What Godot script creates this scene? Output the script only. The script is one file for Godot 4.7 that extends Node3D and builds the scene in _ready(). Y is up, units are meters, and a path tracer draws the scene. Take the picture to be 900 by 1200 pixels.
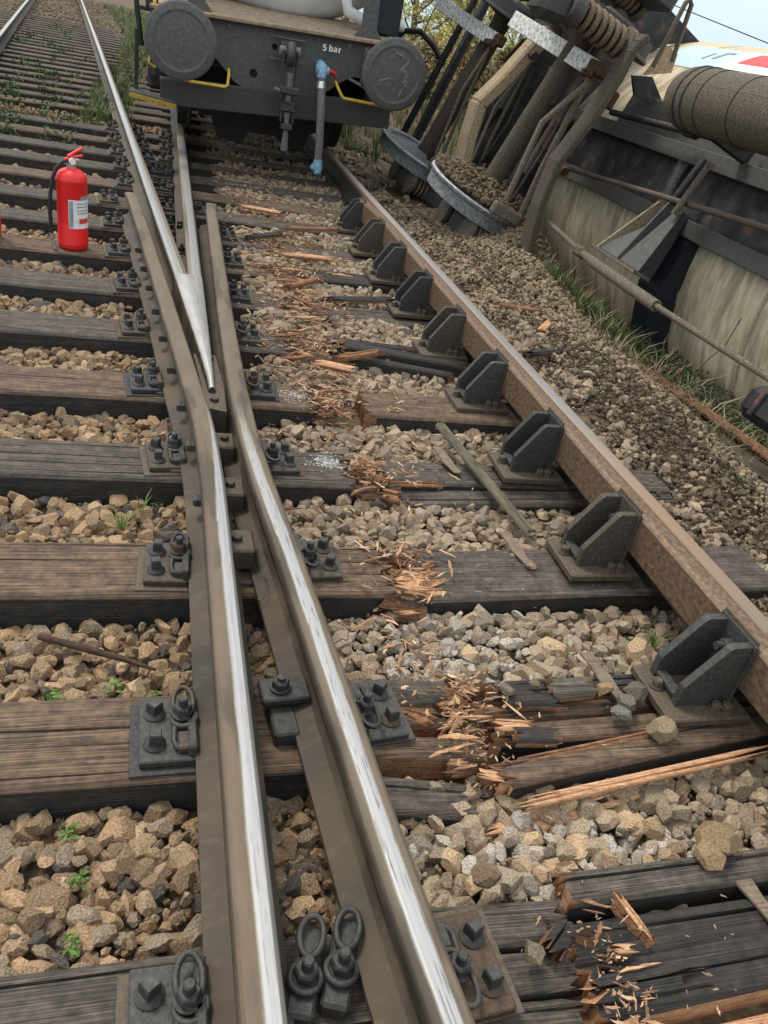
extends Node3D
# A broken railway crossing: two rails meeting at a frog, smashed timber sleepers, an upright tank wagon and one lying on its side.

var M := {}
var taken := {}
var rng := RandomNumberGenerator.new()
var rocks: Array = []
var hum := FastNoiseLite.new()
const PITCH := 0.6193          # spacing of the sleepers
const FIRST := -0.095          # middle of the second sleeper
const ORD := ["first", "second", "third", "fourth", "fifth", "sixth", "seventh", "eighth", "ninth", "tenth", "eleventh", "twelfth", "thirteenth", "fourteenth", "fifteenth", "sixteenth", "seventeenth", "eighteenth", "nineteenth", "twentieth", "twenty-first", "twenty-second", "twenty-third", "twenty-fourth", "twenty-fifth", "twenty-sixth", "twenty-seventh", "twenty-eighth", "twenty-ninth", "thirtieth"]


# ---------------------------------------------------------------- mesh helper
class Geo:
	var st := SurfaceTool.new()
	var smooth := false
	func _init() -> void:
		st.begin(Mesh.PRIMITIVE_TRIANGLES)
		st.set_smooth_group(-1)
	func soft(on: bool, group := 1) -> Geo:
		st.set_smooth_group(group if on else -1)
		return self
	func tri(a: Vector3, b: Vector3, c: Vector3, out: Vector3, ua := Vector2.ZERO, ub := Vector2.ZERO, uc := Vector2.ZERO) -> void:
		var turned := (b - a).cross(c - a).dot(out) > 0.0
		st.set_uv(ua)
		st.add_vertex(a)
		st.set_uv(uc if turned else ub)
		st.add_vertex(c if turned else b)
		st.set_uv(ub if turned else uc)
		st.add_vertex(b if turned else c)
	func quad(a: Vector3, b: Vector3, c: Vector3, d: Vector3, out: Vector3, ua := Vector2.ZERO, ub := Vector2.ZERO, uc := Vector2.ZERO, ud := Vector2.ZERO) -> void:
		tri(a, b, c, out, ua, ub, uc)
		tri(a, c, d, out, ua, uc, ud)
	func fan(p: Array, out: Vector3) -> void:
		for i in range(1, p.size() - 1):
			tri(p[0], p[i], p[i + 1], out)
	func box(at: Vector3, s: Vector3, c := 0.0, basis := Basis.IDENTITY) -> Geo:
		var h := s * 0.5
		c = minf(c, minf(h.x, minf(h.y, h.z)) * 0.9)
		var corner := func(sg: Vector3, ax: int) -> Vector3:
			var p := Vector3(sg.x * (h.x - c), sg.y * (h.y - c), sg.z * (h.z - c))
			p[ax] = sg[ax] * h[ax]
			return at + basis * p
		for ax in 3:
			var i := (ax + 1) % 3
			var j := (ax + 2) % 3
			for sg in [-1.0, 1.0]:
				var q: Array = []
				for k in [[-1.0, -1.0], [1.0, -1.0], [1.0, 1.0], [-1.0, 1.0]]:
					var v := Vector3.ZERO
					v[ax] = sg
					v[i] = k[0]
					v[j] = k[1]
					q.append(corner.call(v, ax))
				var out := Vector3.ZERO
				out[ax] = sg
				quad(q[0], q[1], q[2], q[3], basis * out)
				if c > 0.0:
					for sj in [-1.0, 1.0]:   # the chamfer between faces ax and i... each edge once
						var va := Vector3.ZERO
						va[ax] = sg
						va[i] = sj
						var vb := va
						va[j] = -1.0
						vb[j] = 1.0
						var o := Vector3.ZERO
						o[ax] = sg
						o[i] = sj
						quad(corner.call(va, ax), corner.call(vb, ax), corner.call(vb, i), corner.call(va, i), basis * o)
		if c > 0.0:
			for x in [-1.0, 1.0]:
				for y in [-1.0, 1.0]:
					for z in [-1.0, 1.0]:
						var v := Vector3(x, y, z)
						tri(corner.call(v, 0), corner.call(v, 1), corner.call(v, 2), basis * v)
		return self
	func bar(p: Vector3, q: Vector3, wide: Vector3, w: float, t: float, c := 0.004) -> Geo:   # a flat bar from p to q, w across towards «wide», t thick
		var d := (q - p).normalized()
		var s := (wide - d * wide.dot(d)).normalized()
		return box((p + q) * 0.5, Vector3((q - p).length(), w, t), c, Basis(d, s, d.cross(s)))
	func tube(path: Array, r: Variant, seg := 10, caps := true) -> Geo:
		var n := path.size()
		var side := Vector3.ZERO
		var rings: Array = []
		for i in n:
			var t: Vector3 = (path[mini(i + 1, n - 1)] - path[maxi(i - 1, 0)]).normalized()
			if i == 0:
				side = t.cross(Vector3.UP if absf(t.y) < 0.9 else Vector3.RIGHT).normalized()
			else:
				side = (side - t * side.dot(t)).normalized()
			var up := t.cross(side)
			var ring: Array = []
			var rad: float = r[i] if r is Array else r
			for k in seg:
				var a := TAU * k / seg
				ring.append(path[i] + (side * cos(a) + up * sin(a)) * rad)
			rings.append(ring)
		st.set_smooth_group(1)
		for i in n - 1:
			for k in seg:
				var l := (k + 1) % seg
				var m: Vector3 = (rings[i][k] + rings[i][l] + rings[i + 1][k] + rings[i + 1][l]) * 0.25
				quad(rings[i][k], rings[i][l], rings[i + 1][l], rings[i + 1][k], m - (path[i] + path[i + 1]) * 0.5)
		st.set_smooth_group(-1)
		if caps:
			fan(rings[0], path[0] - path[1])
			fan(rings[n - 1], path[n - 1] - path[n - 2])
		return self
	func ring(at: Vector3, r: float, thick: float, basis := Basis.IDENTITY, squash := 1.0, n := 20, seg := 8) -> Geo:   # a closed loop in the basis' x-z plane
		st.set_smooth_group(1)
		for i in n:
			var p: Array = []
			var mid: Array = []
			for j in 2:
				var a := TAU * (i + j) / n
				var c := Vector3(cos(a) * r, 0, sin(a) * r * squash)
				mid.append(at + basis * c)
				var o := Vector3(cos(a), 0, sin(a) / maxf(squash, 0.01)).normalized()
				var row: Array = []
				for k in seg:
					var b := TAU * k / seg
					row.append(at + basis * (c + (o * cos(b) + Vector3.UP * sin(b)) * thick))
				p.append(row)
			for k in seg:
				var l := (k + 1) % seg
				var m: Vector3 = (p[0][k] + p[0][l] + p[1][k] + p[1][l]) * 0.25
				quad(p[0][k], p[0][l], p[1][l], p[1][k], m - (mid[0] + mid[1]) * 0.5)
		st.set_smooth_group(-1)
		return self
	func prism(poly: PackedVector2Array, xf: Transform3D, depth: float) -> Geo:   # outline in x-y, drawn along z from 0 to depth
		if Geometry2D.is_polygon_clockwise(poly):
			poly = poly.duplicate()
			poly.reverse()
		var n := poly.size()
		for i in n:
			var p := poly[i]
			var q := poly[(i + 1) % n]
			var o := xf.basis * Vector3(q.y - p.y, p.x - q.x, 0)
			quad(xf * Vector3(p.x, p.y, 0), xf * Vector3(q.x, q.y, 0), xf * Vector3(q.x, q.y, depth), xf * Vector3(p.x, p.y, depth), o)
		var t := Geometry2D.triangulate_polygon(poly)
		for i in range(0, t.size(), 3):
			for z in [0.0, depth]:
				var f := func(k: int) -> Vector3: return xf * Vector3(poly[t[i + k]].x, poly[t[i + k]].y, z)
				tri(f.call(0), f.call(1), f.call(2), xf.basis.z * (1.0 if z > 0.0 else -1.0) * signf(depth))
		return self
	func lathe(prof: Array, xf := Transform3D.IDENTITY, seg := 24, groups := true) -> Geo:   # prof: Vector2(radius, y) from bottom to top, turned round y
		for i in prof.size() - 1:
			var a: Vector2 = prof[i]
			var b: Vector2 = prof[i + 1]
			st.set_smooth_group(i + 2 if groups else 1)
			for k in seg:
				var u := TAU * k / seg
				var v := TAU * (k + 1) / seg
				var p0 := Vector3(cos(u) * a.x, a.y, sin(u) * a.x)
				var p1 := Vector3(cos(v) * a.x, a.y, sin(v) * a.x)
				var p2 := Vector3(cos(v) * b.x, b.y, sin(v) * b.x)
				var p3 := Vector3(cos(u) * b.x, b.y, sin(u) * b.x)
				var w := (u + v) * 0.5
				var d := Vector3(cos(w) * (b.y - a.y), a.x - b.x, sin(w) * (b.y - a.y))
				var uu := float(k) / seg
				var ww := float(k + 1) / seg
				if a.x > 1e-6:
					tri(xf * p0, xf * p1, xf * p2, xf.basis * d, Vector2(uu, a.y), Vector2(ww, a.y), Vector2(ww, b.y))
				if b.x > 1e-6:
					tri(xf * p0, xf * p2, xf * p3, xf.basis * d, Vector2(uu, a.y), Vector2(ww, b.y), Vector2(uu, b.y))
		st.set_smooth_group(-1)
		return self
	func hexagon(at: Vector3, r: float, h: float, basis := Basis.IDENTITY, sides := 6, turn := 0.0) -> Geo:   # a nut or bolt head with a worn top edge
		var low: Array = []
		var mid: Array = []
		var top: Array = []
		for k in sides:
			var a := TAU * k / sides + turn
			var d := Vector3(cos(a), 0, sin(a))
			low.append(at + basis * (d * r))
			mid.append(at + basis * (d * r + Vector3.UP * h * 0.82))
			top.append(at + basis * (d * r * 0.85 + Vector3.UP * h))
		for k in sides:
			var l := (k + 1) % sides
			var o: Vector3 = (low[k] + low[l]) * 0.5 - at
			quad(low[k], low[l], mid[l], mid[k], o)
			quad(mid[k], mid[l], top[l], top[k], o + basis.y * r)
		fan(top, basis.y)
		return self
	func sweep(sec: Array, path: Array, us: Array = [], groups: Array = [], caps := true) -> Geo:   # sec: Vector2(right, up), counter-clockwise
		var n := path.size()
		var rows: Array = []
		var vs: Array = [0.0]
		for i in n:
			var t: Vector3 = (path[mini(i + 1, n - 1)] - path[maxi(i - 1, 0)]).normalized()
			var right := t.cross(Vector3.UP).normalized()
			var up := right.cross(t)
			var row: Array = []
			for s in sec:
				row.append(path[i] + right * s.x + up * s.y)
			rows.append(row)
			if i:
				vs.append(vs[i - 1] + (path[i] - path[i - 1]).length())
		var total: float = vs[n - 1]
		for i in n - 1:
			var t: Vector3 = (path[i + 1] - path[i]).normalized()
			var right := t.cross(Vector3.UP).normalized()
			var up := right.cross(t)
			for k in sec.size():
				var l := (k + 1) % sec.size()
				var e: Vector2 = sec[l] - sec[k]
				st.set_smooth_group(groups[k] if groups else -1)
				var u0: float = us[k] if us else 0.0
				var u1: float = us[l] if us else 0.0
				if us and l == 0:
					u1 = us[k]
				quad(rows[i][k], rows[i][l], rows[i + 1][l], rows[i + 1][k], right * e.y - up * e.x, Vector2(u0, vs[i] / total), Vector2(u1, vs[i] / total), Vector2(u1, vs[i + 1] / total), Vector2(u0, vs[i + 1] / total))
		st.set_smooth_group(-1)
		if caps:
			var poly := PackedVector2Array(sec)
			var tr := Geometry2D.triangulate_polygon(poly)
			for q in [[0, path[0] - path[1]], [n - 1, path[n - 1] - path[n - 2]]]:
				for i in range(0, tr.size(), 3):
					tri(rows[q[0]][tr[i]], rows[q[0]][tr[i + 1]], rows[q[0]][tr[i + 2]], q[1], Vector2(0.1, 0.5), Vector2(0.1, 0.5), Vector2(0.1, 0.5))
		return self
	func mesh(mat: Material, into: ArrayMesh = null) -> ArrayMesh:
		st.generate_normals()
		st.set_material(mat)
		return st.commit(into)


func numbered(called: String) -> String:
	if not taken.has(called):
		taken[called] = 0
		return called
	taken[called] += 1
	return "%s_%03d" % [called, taken[called]]


func tag(o: Node, label: String, category := "", group := "", kind := "") -> Node:
	for m in [["label", label], ["category", category], ["group", group], ["kind", kind]]:
		if m[1]:
			o.set_meta(m[0], m[1])
	return o


func thing(called: String, label: String, category: String, at := Vector3.ZERO, turn := 0.0, group := "") -> Node3D:
	var o := Node3D.new()
	o.name = numbered(called)
	add_child(o)
	o.position = at
	o.rotation.y = turn
	tag(o, label, category, group)
	return o


func put(called: String, mesh: Mesh, parent: Node = null) -> MeshInstance3D:
	var o := MeshInstance3D.new()
	o.mesh = mesh
	if parent:
		o.name = called
		parent.add_child(o, true)
	else:
		o.name = numbered(called)
		add_child(o)
	return o


func obj(called: String, g: Geo, mat: Material, parent: Node = null) -> MeshInstance3D:
	return put(called, g.mesh(mat), parent)


func copy(o: Node3D, at: Vector3, turn: float, label: String) -> Node3D:
	var c: Node3D = o.duplicate()
	c.name = numbered(String(o.name))
	add_child(c)
	c.position = at
	c.rotation.y = turn
	c.set_meta("label", label)
	return c


# ---------------------------------------------------------------- materials
func ramp(cols: Array) -> Gradient:
	var g := Gradient.new()
	var off := PackedFloat32Array()
	var cc := PackedColorArray()
	for c in cols:
		off.append(c[0])
		cc.append(Color(c[1][0] / 255.0, c[1][1] / 255.0, c[1][2] / 255.0))
	g.offsets = off
	g.colors = cc
	return g


func noise_tex(freq: float, seed_: int, cols: Array = [], size := 512, octaves := 5, normal := false, bump := 4.0, kind := FastNoiseLite.TYPE_SIMPLEX_SMOOTH) -> NoiseTexture2D:
	var n := FastNoiseLite.new()
	n.noise_type = kind
	n.frequency = freq
	n.seed = seed_
	n.fractal_octaves = octaves
	n.fractal_gain = 0.55
	var t := NoiseTexture2D.new()
	t.noise = n
	t.width = size
	t.height = size
	t.seamless = true
	t.as_normal_map = normal
	t.bump_strength = bump
	if cols:
		t.color_ramp = ramp(cols)
	return t


func wood_tex(seed_: int, cols: Array, checks := 0.5, as_bump := false) -> ImageTexture:
	# sawn, weathered grain running along x: fine fibres, broader bands, blotches and a few dark drying checks; wraps at its edges
	var n := FastNoiseLite.new()
	n.seed = seed_
	n.frequency = 0.01
	n.fractal_octaves = 3
	var one := FastNoiseLite.new()
	one.seed = seed_ + 50
	one.frequency = 0.01
	one.fractal_octaves = 2
	var g := ramp(cols)
	var s := 512
	var im := Image.create_empty(s, s, false, Image.FORMAT_RGB8)
	var value := func(x: float, y: float) -> float:
		var v := 0.5 + 0.60 * n.get_noise_2d(x * 0.55, y * 46.0) + 0.16 * n.get_noise_2d(x * 0.3 + 700.0, y * 12.0) + 0.20 * n.get_noise_2d(x * 3.1 - 900.0, y * 1.3) + 0.16 * n.get_noise_2d(x * 9.0 + 400.0, y * 4.0)
		var k := absf(one.get_noise_2d(x * 0.16 + 300.0, y * 7.0))
		return v - checks * 1.3 * smoothstep(0.03, 0.0, k) * smoothstep(-0.1, 0.25, one.get_noise_2d(x * 0.8, y * 1.0 - 500.0))
	for y in s:
		for x in s:
			var v: float = value.call(float(x), float(y))
			if x > s - 64:
				v = lerpf(v, value.call(float(x - s), float(y)), (x - s + 64) / 64.0)
			if y > s - 24:
				v = lerpf(v, value.call(float(x), float(y - s)), (y - s + 24) / 24.0)
			im.set_pixel(x, y, g.sample(clampf(v, 0.0, 1.0)))
	if as_bump:
		im.bump_map_to_normal_map(3.0)
	return ImageTexture.create_from_image(im)


func mat(called: String, tex: Texture2D, scale: Vector3, rough := 0.85, metal := 0.0, normal: Texture2D = null, nscale := 1.0, world := true) -> StandardMaterial3D:
	var m := StandardMaterial3D.new()
	m.resource_name = called
	m.albedo_texture = tex
	m.roughness = rough
	m.metallic = metal
	m.uv1_triplanar = true
	m.uv1_world_triplanar = world
	m.uv1_scale = scale
	m.uv1_triplanar_sharpness = 4.0
	if normal:
		m.normal_enabled = true
		m.normal_texture = normal
		m.normal_scale = nscale
	M[called] = m
	return m


func tint(called: String, from: String, c: Color) -> StandardMaterial3D:
	var m: StandardMaterial3D = M[from].duplicate()
	m.albedo_color = c
	m.resource_name = called
	M[called] = m
	return m


func materials() -> void:
	var bump := noise_tex(0.03, 5, [], 512, 5, true, 5.0)
	var grain_bump := wood_tex(11, [[0.0, [0, 0, 0]], [1.0, [255, 255, 255]]], 0.5, true)
	mat("wood_brown", wood_tex(11, [[0.0, [30, 25, 21]], [0.3, [72, 58, 47]], [0.5, [106, 86, 68]], [0.7, [128, 105, 83]], [1.0, [154, 130, 106]]]), Vector3(0.8, 2.2, 2.2), 0.85, 0.0, grain_bump, 0.9)
	M.wood_brown.albedo_color = Color(0.9, 0.9, 0.9)
	mat("wood_grey", wood_tex(12, [[0.0, [26, 24, 22]], [0.3, [58, 52, 47]], [0.5, [86, 77, 69]], [0.7, [106, 96, 86]], [1.0, [134, 122, 110]]]), Vector3(0.8, 2.2, 2.2), 0.85, 0.0, grain_bump, 0.9)
	M.wood_grey.albedo_color = Color(0.9, 0.9, 0.9)
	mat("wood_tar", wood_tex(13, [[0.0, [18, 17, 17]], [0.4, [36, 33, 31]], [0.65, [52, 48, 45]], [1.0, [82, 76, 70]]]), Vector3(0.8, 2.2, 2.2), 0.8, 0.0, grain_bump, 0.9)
	mat("wood_fresh", wood_tex(14, [[0.0, [92, 60, 42]], [0.3, [158, 112, 80]], [0.55, [196, 152, 114]], [1.0, [226, 190, 154]]], 0.8), Vector3(1.6, 5.0, 5.0), 0.9, 0.0, grain_bump, 0.8)
	mat("wood_torn", wood_tex(15, [[0.0, [48, 32, 24]], [0.35, [104, 70, 50]], [0.65, [150, 108, 76]], [1.0, [198, 156, 116]]], 0.8), Vector3(1.6, 5.0, 5.0), 0.95, 0.0, grain_bump, 0.8)
	mat("wood_worn", wood_tex(16, [[0.0, [74, 64, 55]], [0.5, [116, 101, 87]], [1.0, [140, 124, 108]]]), Vector3(1.5, 3, 3), 0.95)
	mat("lath", noise_tex(0.015, 17, [[0.0, [58, 54, 43]], [0.5, [88, 83, 67]], [1.0, [110, 103, 84]]], 256, 5), Vector3(5, 5, 1.5), 0.9)
	mat("stone", noise_tex(0.03, 21, [[0.0, [128, 116, 104]], [0.3, [192, 182, 172]], [0.6, [224, 217, 208]], [1.0, [255, 252, 246]]], 512, 7), Vector3(9, 9, 9), 0.95, 0.0, bump, 2.0)
	M.stone.vertex_color_use_as_albedo = true
	mat("soil", noise_tex(0.02, 22, [[0.0, [54, 43, 33]], [0.5, [96, 79, 61]], [1.0, [134, 113, 88]]], 512, 6), Vector3(2.3, 2.3, 2.3), 1.0, 0.0, bump, 1.5)
	mat("steel_dark", noise_tex(0.02, 23, [[0.0, [46, 46, 46]], [0.5, [62, 62, 61]], [0.8, [72, 70, 68]], [1.0, [90, 84, 78]]], 512, 6), Vector3(5, 5, 5), 0.6, 0.2, bump, 0.4)
	mat("steel_brown", noise_tex(0.02, 24, [[0.0, [66, 57, 48]], [0.5, [86, 75, 63]], [0.8, [98, 85, 71]], [1.0, [112, 94, 76]]], 512, 6), Vector3(5, 5, 5), 0.7, 0.15, bump, 0.4)
	mat("steel_rust", noise_tex(0.02, 25, [[0.0, [62, 42, 32]], [0.4, [104, 72, 52]], [0.7, [140, 100, 70]], [1.0, [166, 126, 92]]], 512, 5), Vector3(3, 3, 3), 0.8, 0.15, bump, 0.5)
	mat("check_steel", noise_tex(0.03, 26, [[0.0, [80, 67, 56]], [0.35, [101, 84, 69]], [0.6, [119, 97, 77]], [0.8, [138, 109, 82]], [1.0, [128, 113, 98]]], 512, 6), Vector3(3, 3, 2.4), 0.5, 0.35, bump, 0.3)
	mat("bracket_steel", noise_tex(0.02, 27, [[0.0, [48, 48, 47]], [0.5, [62, 62, 60]], [0.8, [72, 71, 67]], [1.0, [96, 86, 74]]], 512, 6), Vector3(5, 5, 5), 0.65, 0.15, bump, 0.4)
	mat("wagon_grey", noise_tex(0.02, 28, [[0.0, [70, 71, 70]], [0.5, [82, 83, 82]], [0.8, [92, 91, 87]], [1.0, [108, 100, 88]]], 512, 6), Vector3(2.2, 2.2, 2.2), 0.65, 0.1, bump, 0.3)
	mat("wagon_dust", noise_tex(0.012, 29, [[0.0, [112, 96, 78]], [0.5, [146, 126, 104]], [1.0, [170, 150, 128]]], 512, 6), Vector3(2, 2, 2), 0.9, 0.0, bump, 0.4)
	mat("beam_speckled", noise_tex(0.02, 30, [[0.0, [46, 46, 45]], [0.5, [62, 62, 60]], [0.68, [78, 76, 72]], [1.0, [116, 110, 100]]], 512, 6), Vector3(7, 7, 7), 0.9, 0.0, bump, 0.6)
	mat("mud_steel", noise_tex(0.02, 31, [[0.0, [64, 58, 50]], [0.45, [92, 84, 73]], [0.7, [112, 102, 88]], [1.0, [138, 125, 106]]], 512, 6), Vector3(5, 5, 5), 0.9, 0.05, bump, 0.35)
	mat("dust_steel", noise_tex(0.02, 32, [[0.0, [122, 106, 84]], [0.4, [150, 132, 107]], [0.7, [170, 151, 123]], [1.0, [190, 173, 146]]], 512, 6), Vector3(4, 4, 4), 0.95, 0.0, bump, 0.35)
	mat("lime_steel", noise_tex(0.025, 33, [[0.0, [120, 116, 108]], [0.35, [184, 184, 182]], [0.6, [214, 214, 214]], [1.0, [236, 236, 234]]], 256, 5), Vector3(4, 4, 4), 0.9, 0.0, bump, 0.8)
	mat("black_steel", noise_tex(0.012, 34, [[0.0, [22, 23, 25]], [0.55, [40, 42, 44]], [0.72, [54, 54, 54]], [0.82, [88, 56, 42]], [1.0, [120, 72, 48]]], 512, 5), Vector3(1.1, 1.1, 1.1), 0.7, 0.1, bump, 0.4)
	mat("navy", noise_tex(0.02, 35, [[0.0, [14, 18, 28]], [1.0, [32, 38, 50]]], 128, 4), Vector3(2, 2, 2), 0.6)
	mat("tank_white", noise_tex(0.01, 36, [[0.0, [206, 212, 216]], [0.6, [226, 231, 234]], [1.0, [238, 241, 243]]], 256, 5), Vector3(1, 1, 1), 0.35)
	mat("yellow", noise_tex(0.02, 37, [[0.0, [176, 142, 48]], [0.5, [214, 178, 66]], [1.0, [232, 204, 110]]], 128, 4), Vector3(6, 6, 6), 0.7)
	mat("wheel_steel", noise_tex(0.02, 38, [[0.0, [82, 82, 80]], [0.5, [116, 119, 120]], [1.0, [150, 152, 152]]], 256, 5), Vector3(5, 5, 5), 0.8, 0.2, bump, 0.6)
	mat("red_paint", noise_tex(0.01, 39, [[0.0, [204, 24, 26]], [0.6, [222, 32, 32]], [1.0, [232, 48, 44]]], 128, 4), Vector3(3, 3, 3), 0.45)
	mat("rubber", noise_tex(0.02, 40, [[0.0, [18, 18, 19]], [1.0, [34, 34, 35]]], 128, 3), Vector3(5, 5, 5), 0.6)
	mat("hose_grey", noise_tex(0.03, 41, [[0.0, [84, 86, 84]], [1.0, [132, 132, 126]]], 128, 4), Vector3(8, 8, 8), 0.8)
	mat("blue_paint", noise_tex(0.03, 42, [[0.0, [84, 126, 152]], [1.0, [140, 178, 198]]], 128, 4), Vector3(8, 8, 8), 0.6)
	mat("chrome", noise_tex(0.03, 43, [[0.0, [180, 180, 178]], [1.0, [220, 220, 218]]], 64, 2), Vector3(8, 8, 8), 0.3, 0.8)
	mat("white_paint", noise_tex(0.03, 44, [[0.0, [206, 206, 202]], [1.0, [236, 236, 234]]], 128, 4), Vector3(6, 6, 6), 0.7)
	mat("print_red", noise_tex(0.03, 45, [[0.0, [196, 52, 56]], [1.0, [222, 76, 78]]], 64, 3), Vector3(6, 6, 6), 0.6)
	mat("print_grey", noise_tex(0.03, 46, [[0.0, [120, 130, 142]], [1.0, [150, 160, 170]]], 64, 3), Vector3(6, 6, 6), 0.6)
	mat("bark", noise_tex(0.03, 47, [[0.0, [60, 52, 44]], [0.5, [104, 94, 82]], [1.0, [150, 142, 130]]], 256, 5), Vector3(2, 0.6, 2), 0.95, 0.0, bump, 1.0)
	mat("twig", noise_tex(0.03, 48, [[0.0, [84, 66, 50]], [1.0, [150, 126, 100]]], 128, 4), Vector3(6, 6, 6), 0.9)
	# rubbed steel of the rail heads: one strip of texture per rail, see rail_mat()
	var leafy := StandardMaterial3D.new()
	leafy.resource_name = "leaf"
	leafy.vertex_color_use_as_albedo = true
	leafy.roughness = 0.8
	leafy.backlight_enabled = true
	leafy.backlight = Color(0.25, 0.25, 0.1)
	M.leaf = leafy
	# streaked, dirty tank shell: the dirt ran down the shell while the wagon stood upright, so it lies across the axis
	var t := StandardMaterial3D.new()
	t.resource_name = "tank_dirty"
	t.albedo_texture = noise_tex(0.014, 50, [[0.0, [158, 146, 124]], [0.3, [182, 171, 148]], [0.55, [194, 184, 162]], [0.8, [204, 196, 176]], [1.0, [214, 208, 192]]], 1024, 5)
	t.uv1_scale = Vector3(1.3, 0.4, 1)
	t.roughness = 0.7
	t.normal_enabled = true
	t.normal_texture = bump
	t.normal_scale = 0.15
	t.detail_enabled = true
	t.detail_blend_mode = BaseMaterial3D.BLEND_MODE_MIX
	t.detail_mask = noise_tex(0.008, 61, [[0.0, [0, 0, 0]], [0.52, [0, 0, 0]], [0.66, [120, 120, 120]], [1.0, [235, 235, 235]]], 512, 6)
	t.detail_albedo = noise_tex(0.02, 62, [[0.0, [96, 84, 66]], [0.5, [136, 122, 98]], [1.0, [164, 150, 124]]], 512, 5)
	t.albedo_color = Color(1.0, 0.98, 0.945)
	M.tank_dirty = t


func rail_mat(called: String, seed_: int, band: Callable, rusty := Color(0.36, 0.28, 0.21), chips := 0.12) -> ORMMaterial3D:
	# band(v) gives [centre, half width, strength] of the wheel-polished band over u 0.3..0.7 (the head); the rest is dull brown steel, with shade painted on the head flanks
	var w := 96
	var h := 1024
	var a := Image.create_empty(w, h, false, Image.FORMAT_RGB8)
	var o := Image.create_empty(w, h, false, Image.FORMAT_RGB8)
	var n := FastNoiseLite.new()
	n.seed = seed_
	n.frequency = 0.02
	n.fractal_octaves = 5
	var fine := FastNoiseLite.new()
	fine.seed = seed_ + 7
	fine.frequency = 0.11
	fine.fractal_octaves = 3
	for y in h:
		var b: Array = band.call(float(y) / h)
		for x in w:
			var u := (x + 0.5) / w
			var k := n.get_noise_2d(x * 1.3, y * 1.0)
			var f := fine.get_noise_2d(x * 3.0, y * 0.06)
			var edge: float = absf(u - b[0]) - b[1] + k * 0.018
			var s: float = clampf(0.5 - edge / 0.034, 0.0, 1.0) * b[2]
			s *= clampf(0.97 + f * 0.35, 0.0, 1.0)
			var base := rusty.lerp(Color(0.44, 0.39, 0.33), clampf(0.25 + k * 1.1, 0.0, 1.0))
			if u < 0.26 or u > 0.78:
				base = Color(0.25, 0.215, 0.18).lerp(Color(0.35, 0.30, 0.24), clampf(0.4 + k * 1.3, 0.0, 1.0))
			if (u >= 0.26 and u < 0.297) or (u > 0.708 and u <= 0.78):
				base = base.darkened(0.22)  # painted shade: head flanks darker than the top that faces the sky
			var shine := Color(0.75, 0.75, 0.755).lerp(Color(0.60, 0.595, 0.59), clampf(0.4 + f * 0.9, 0.0, 1.0))
			shine = shine.darkened(chips * smoothstep(0.34, 0.5, fine.get_noise_2d(x * 2.4 + 500.0, y * 0.3)))
			var speck := smoothstep(0.36, 0.46, fine.get_noise_2d(x * 2.2, y * 1.7 + 900.0))
			base = base.lerp(Color(0.5, 0.45, 0.39), speck * 0.22).darkened(0.25 * smoothstep(0.05, 0.4, n.get_noise_2d(x * 0.6 + 90.0, y * 0.5)))
			a.set_pixel(x, y, base.lerp(shine, s))
			o.set_pixel(x, y, Color(1.0, lerpf(0.72 + k * 0.15, 0.42 + f * 0.14, s), lerpf(0.15, 0.9, s)))
	var m := ORMMaterial3D.new()
	m.resource_name = called
	m.albedo_texture = ImageTexture.create_from_image(a)
	m.orm_texture = ImageTexture.create_from_image(o)
	m.texture_repeat = false
	M[called] = m
	return m


# ---------------------------------------------------------------- ground and stones
func bump2(x: float, z: float, cx: float, cz: float, rx: float, rz: float) -> float:
	return exp(-pow((x - cx) / rx, 2.0) - pow((z - cz) / rz, 2.0))


func ballast_top(x: float, z: float) -> float:
	var y := -0.085 + hum.get_noise_2d(x * 60, z * 60) * 0.02
	if x > 0.25 and x < 1.95:
		y += 0.05 * smoothstep(-1.6, -3.2, z) + 0.012
	if x >= 1.4:
		y = lerpf(y, -0.02 + 0.05 * smoothstep(-0.6, -2.4, z), smoothstep(1.5, 1.95, x))
		y += 0.07 * bump2(x, z, 2.12, -2.2, 0.22, 1.0)
		y += 0.16 * bump2(x, z, 2.35, -4.3, 0.4, 0.9)
		y -= 0.30 * maxf(0.0, minf(x, 4.6) - 2.34)
		y += 0.2 * smoothstep(7.0, 12.0, x)
	if x < -2.3 and z > -9.0:
		y -= 0.10 * clampf(-2.3 - x, 0.0, 1.5)
	return y


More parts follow.
